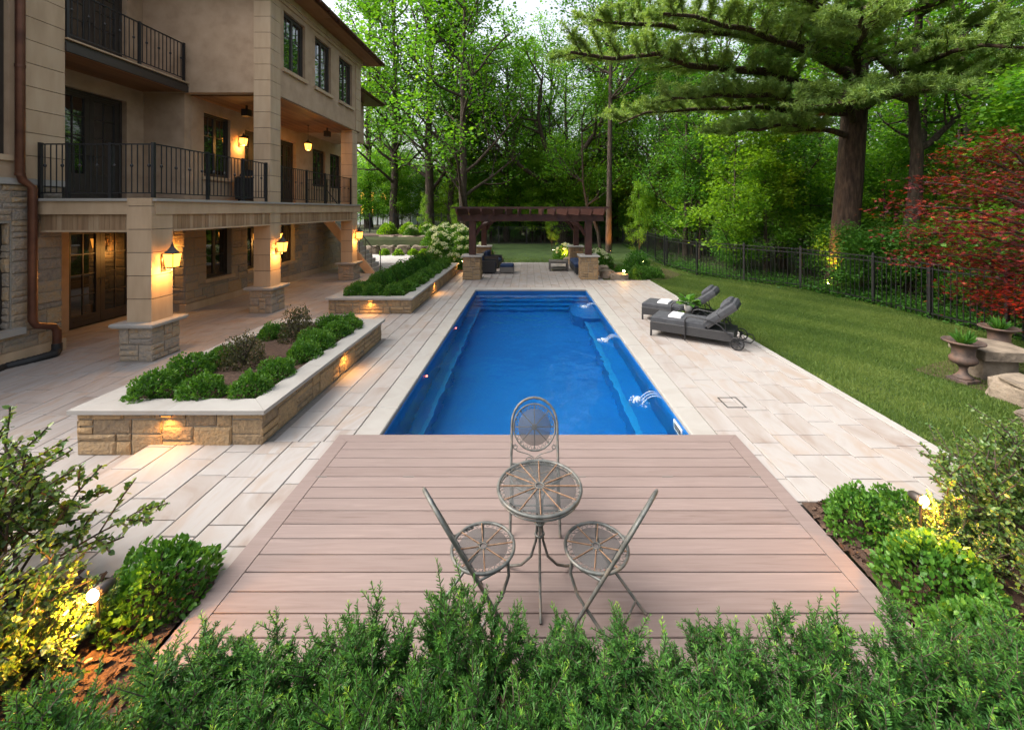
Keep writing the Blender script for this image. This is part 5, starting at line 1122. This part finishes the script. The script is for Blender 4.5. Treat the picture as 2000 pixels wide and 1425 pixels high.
box1 = [mound('box_shrub', None, 'shrub', None, .33, .36, 2600, .042, BOX, seed=q) for q in (1, 2, 3)]
cnt = [0, 0, 0]
def put_box(x, y, z, sc, label, group):
    q = rnd.randrange(3); o = place(box1[q], cnt[q], (x, y, z), rnd.uniform(0, 6.28), sc, label, group); cnt[q] += 1
def at(px, py, z): d = 796 * (2.7 - z) / (py - 410); return (spot(px, d), d)
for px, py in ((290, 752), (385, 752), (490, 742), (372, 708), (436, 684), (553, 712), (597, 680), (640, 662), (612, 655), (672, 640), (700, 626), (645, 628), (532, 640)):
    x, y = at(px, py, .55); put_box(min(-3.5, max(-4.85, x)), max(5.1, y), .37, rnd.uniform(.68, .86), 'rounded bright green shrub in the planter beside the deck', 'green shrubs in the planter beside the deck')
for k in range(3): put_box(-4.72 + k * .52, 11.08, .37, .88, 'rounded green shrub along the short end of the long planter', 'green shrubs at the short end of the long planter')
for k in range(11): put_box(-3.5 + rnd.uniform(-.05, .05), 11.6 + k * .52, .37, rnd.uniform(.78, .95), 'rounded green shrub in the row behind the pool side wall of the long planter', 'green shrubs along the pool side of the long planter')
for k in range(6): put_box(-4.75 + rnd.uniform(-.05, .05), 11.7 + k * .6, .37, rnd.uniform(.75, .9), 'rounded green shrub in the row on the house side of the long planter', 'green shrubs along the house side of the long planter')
put_box(-2.55, 2.82, .02, .92, 'dense box shrub at the planter side corner of the deck, lit by a spotlight', None)
put_box(2.83, 3.42, .02, .85, 'dense box shrub beside the deck, the one touching the paving', None); put_box(2.86, 2.85, .02, 1.0, 'dense box shrub beside the deck, between two others', None); put_box(3.2, 3.5, .02, .7, 'small dense box shrub under the glowing spotlight', None); put_box(2.72, 2.42, .02, .8, 'dense box shrub beside the deck, tucked against the yew hedge', None)
for k, (x, y, sc) in enumerate(((4.4, 16.15, 1.3), (5.0, 16.3, 1.2), (3.9, 16.9, 1.1))): put_box(x, y, 0, sc, 'low green shrub in the bed at the terrace corner before the fence', 'shrubs in the terrace corner bed')
dk = [mound('dusky_shrub', None, 'shrub', None, .30, .62, 1700, .035, DUSKY, seed=21, fill=.25, up=1.2), mound('evergreen_shrub', None, 'shrub', None, .36, .62, 2600, .045, LEAF_B, seed=23, fill=.3, up=1.0, tmean=.25)]
for k, (x, y) in enumerate(((-4.15, 7.35), (-4.25, 6.1))): place(dk[0], k, (x, y, .37), k * 2., (1, 1, 1 - .15 * k), ['airy brownish shrub between green mounds at the house end of the planter beside the deck', 'thin brownish shrub in the middle of the planter beside the deck'][k], None)
for k in range(7): place(dk[1], k, (-4.2 + .1 * (k % 2), 11.9 + k * .82, .37), k * 1.7, 1.0 + .05 * (k % 3), 'dark upright evergreen shrub in the middle of the long planter', 'dark evergreens of the long planter')
place(dk[1], 7, (4.6, 17.3, 0), 1, 1.6, 'tall feathery dark shrub in the terrace corner bed', None)
# hydrangeas
hy = mound('hydrangea', None, 'shrub', None, .62, .85, 2300, .10, BOX, seed=31, fill=.5, tmean=.5)
g = np.random.default_rng(3)
for k in range(26):
    u = unit(g.normal(0, 1, (1, 3)))[0]; u[2] = abs(u[2]) + .25; u /= np.linalg.norm(u); c = u * np.array([.62, .62, .88]) * 1.0; n = 40; w = unit(g.normal(0, 1, (n, 3))); V, F, T = leaves(c + w * .055, w + g.normal(0, .5, (n, 3)), w, np.full(n, .045), 'diamond', g.uniform(0, 1, n)); npmesh('flower_head', V, F, T, BLOOM, hy)
k = 0
for (x, y, sc) in ((-3.4, 18.6, .8), (-4.4, 18.9, .9), (-3.2, 20.0, .9), (-4.4, 20.3, 1.0), (-3.4, 21.4, 1.0), (-4.7, 21.8, 1.1), (-2.6, 22.3, .8), (-3.7, 23.1, 1.1), (-5.2, 23.4, 1.15), (-4.2, 24.5, 1.2), (-5.6, 24.7, 1.2), (-2.3, 21.9, .7)):
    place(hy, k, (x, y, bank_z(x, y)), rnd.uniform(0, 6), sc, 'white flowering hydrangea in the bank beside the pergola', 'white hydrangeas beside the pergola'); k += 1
for (x, y, sc) in ((2.05, 22.6, .95), (2.9, 22.4, .8), (3.3, 18.7, .9), (3.4, 20.0, .9)): place(hy, k, (x, y, 0), rnd.uniform(0, 6), sc, 'white flowering hydrangea behind the navy sofa', 'white hydrangeas behind the sofa'); k += 1
for (x, y, z, sc) in ((-5.4, 26.6, 1.05, .9), (-6.6, 26.7, 1.05, .8), (-7.6, 26.5, 1.05, .75)): place(hy, k, (x, y, z), rnd.uniform(0, 6), sc, 'white flowering hydrangea on the upper terrace above the armour stones', 'white hydrangeas on the upper terrace'); k += 1
lf = mound('leafy_bush', None, 'shrub', 'leafy bushes on the upper stone terrace', .6, .75, 1500, .12, LEAF_C, seed=37, tmean=.35)
for k, x in enumerate((-9.6, -8.2, -6.9, -5.7)): place(lf, k, (x, 27.8 + .2 * (k % 2), 1.05), k, 1.0, 'bright green leafy bush above the armour stone wall')
for k, x in enumerate((-8.6, -7.7, -6.9, -6.2)): place(lf, k + 4, (x, 24.35 - .15 * (k % 2), .0), k + 2, .5, 'small bright green bush at the foot of the armour stone wall', 'small bushes at the foot of the stone wall')
# loose arching shrubs beside the deck
def arching(name, seed, n_st, L, mat, size):
    t = thing(name, None, 'shrub', (0, 0, 0)); s = Skel(seed)
    for k in range(n_st): a = s.r.uniform(0, 6.28); e = s.r.uniform(.5, 1.35); s.limb((s.r.gauss(0, .05), s.r.gauss(0, .05), -.03), (math.cos(a) * math.cos(e), math.sin(a) * math.cos(e), math.sin(e)), L * s.r.uniform(.65, 1.1), .011, 0, 1, up=-.02, wander=.16, kids=(10,), shrink=.36, ang=(30, 60))
    s.wood('stems', BARK, t); g = np.random.default_rng(seed); P = []; D = []
    for pts, rs, lvl in s.br:
        for a_, b_ in zip(pts[1 if lvl else 2:], pts[2 if lvl else 3:]):
            d = np.array(b_ - a_); d /= np.linalg.norm(d)
            for q in range(5 if lvl else 4): P.append(np.array(a_) + (np.array(b_) - np.array(a_)) * q / 5); D.append(d * .5 + unit(g.normal(0, 1, (1, 3)))[0] * .8)
    n = len(P); N = g.normal(0, .5, (n, 3)); N[:, 2] += 1; V, F, T = leaves(np.array(P), np.array(D), N, g.uniform(.7, 1.3, n) * size, 'oval', g.normal(.5, .2, n)); npmesh('foliage', V, F, T, mat, t); return t
ar = arching('arching_shrub', 41, 34, .98, LOOSE, .043); ar2 = arching('arching_shrub', 42, 28, .85, LOOSE, .043)
place(ar, 0, (-3.75, 2.85, .02), 0, 1.0, 'loose arching glossy-leaved shrub in front of the planter beside the deck', None); place(ar, 1, (-3.15, 2.2, .02), 2.2, .72, 'loose yellow-green shrub beside the glowing spotlight at the deck corner', None)
place(ar2, 0, (3.85, 3.2, .02), 1, .8, 'loose arching shrub beside the lawn edging and glowing spotlight', None); place(ar2, 1, (3.6, 2.5, .02), 3, .72, 'loose arching yellow-green shrub in the mulch near the yew hedge', None); place(ar2, 2, (-2.86, 2.42, .02), 5, .42, 'small sprig-like shrub hiding the stake of the spotlight at the deck corner', None); place(ar2, 3, (3.2, 3.05, .02), 2, .5, 'small sprig-like shrub around the stake of the spotlight over the box shrubs', None); place(ar, 2, (4.4, 3.5, .02), 4, .75, 'loose arching shrub before the pale ledge rock', None)

# ------------------------------------------------------------------ yew hedge in front of the deck
def make_yew(seed, h):
    t = thing('yew_bush', None, 'shrub', (0, 0, 0), 'yew bushes of the clipped hedge in front of the deck'); s = Skel(seed); sh = []
    for k in range(38):
        a = s.r.uniform(0, 6.28); rr = .27 * math.sqrt(s.r.random()); bx, by = rr * math.cos(a), rr * math.sin(a); H = h * s.r.uniform(.62, 1.22) * (1 - .25 * (rr / .3) ** 2)
        pts = [Vector((bx * .35, by * .35, -.03)), Vector((bx * .8, by * .8, H * .4)), Vector((bx * 1.05 + s.r.gauss(0, .02), by * 1.05 + s.r.gauss(0, .02), H * .75)), Vector((bx * 1.12 + s.r.gauss(0, .03), by * 1.12 + s.r.gauss(0, .03), H))]
        s.br.append((pts, [.010, .007, .005, .0025], 1)); sh.append((pts[2], pts[3], 1.0))
        for j in range(19):
            f = .14 + .82 * j / 19 + s.r.uniform(0, .05); i = min(2, int(f * 3)); p = pts[i].lerp(pts[i + 1], f * 3 - i); b = s.r.uniform(0, 6.28); e = s.r.uniform(.75, 1.35); L = s.r.uniform(.10, .19)
            q = p + Vector((math.cos(b) * math.cos(e), math.sin(b) * math.cos(e), math.sin(e))) * L; sh.append((p, q, f)); s.br.append(([p, q], [.003, .0015], 2))
    s.wood('stems', BARK, t); g = np.random.default_rng(seed); P = []; D = []; T = []; S = []
    for p, q, f in sh:
        p, q = np.array(p), np.array(q); L = np.linalg.norm(q - p); ax = (q - p) / L; m = int(L / .0044) + 6; new = g.random() < .20; tt = g.normal(.10 + .36 * f, .08)  # lower, inner shoots get a darker tint: hedge shade put into needle colour
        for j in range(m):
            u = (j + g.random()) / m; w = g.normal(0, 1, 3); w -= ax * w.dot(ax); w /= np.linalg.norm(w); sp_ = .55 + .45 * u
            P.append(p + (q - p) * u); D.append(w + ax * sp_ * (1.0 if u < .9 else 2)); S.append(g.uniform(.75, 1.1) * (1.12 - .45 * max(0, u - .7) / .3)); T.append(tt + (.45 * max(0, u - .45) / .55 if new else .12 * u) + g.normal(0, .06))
    V, F, T = leaves(np.array(P), np.array(D), g.normal(0, 1, (len(P), 3)), np.array(S) * .028, 'fat', np.array(T)); npmesh('foliage', V, F, T, YEW, t); return t
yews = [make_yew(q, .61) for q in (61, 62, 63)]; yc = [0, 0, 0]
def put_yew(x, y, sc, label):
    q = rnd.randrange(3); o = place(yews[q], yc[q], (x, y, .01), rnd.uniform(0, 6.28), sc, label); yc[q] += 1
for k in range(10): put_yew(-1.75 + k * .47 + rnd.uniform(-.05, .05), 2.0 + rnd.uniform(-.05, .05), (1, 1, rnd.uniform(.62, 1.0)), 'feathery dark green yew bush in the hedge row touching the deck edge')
for k in range(11): put_yew(-2.1 + k * .46 + rnd.uniform(-.05, .05), 1.58 + rnd.uniform(-.05, .05), (1.05, 1.05, rnd.uniform(.74, 1.05)), 'feathery green yew bush in the hedge row away from the deck')
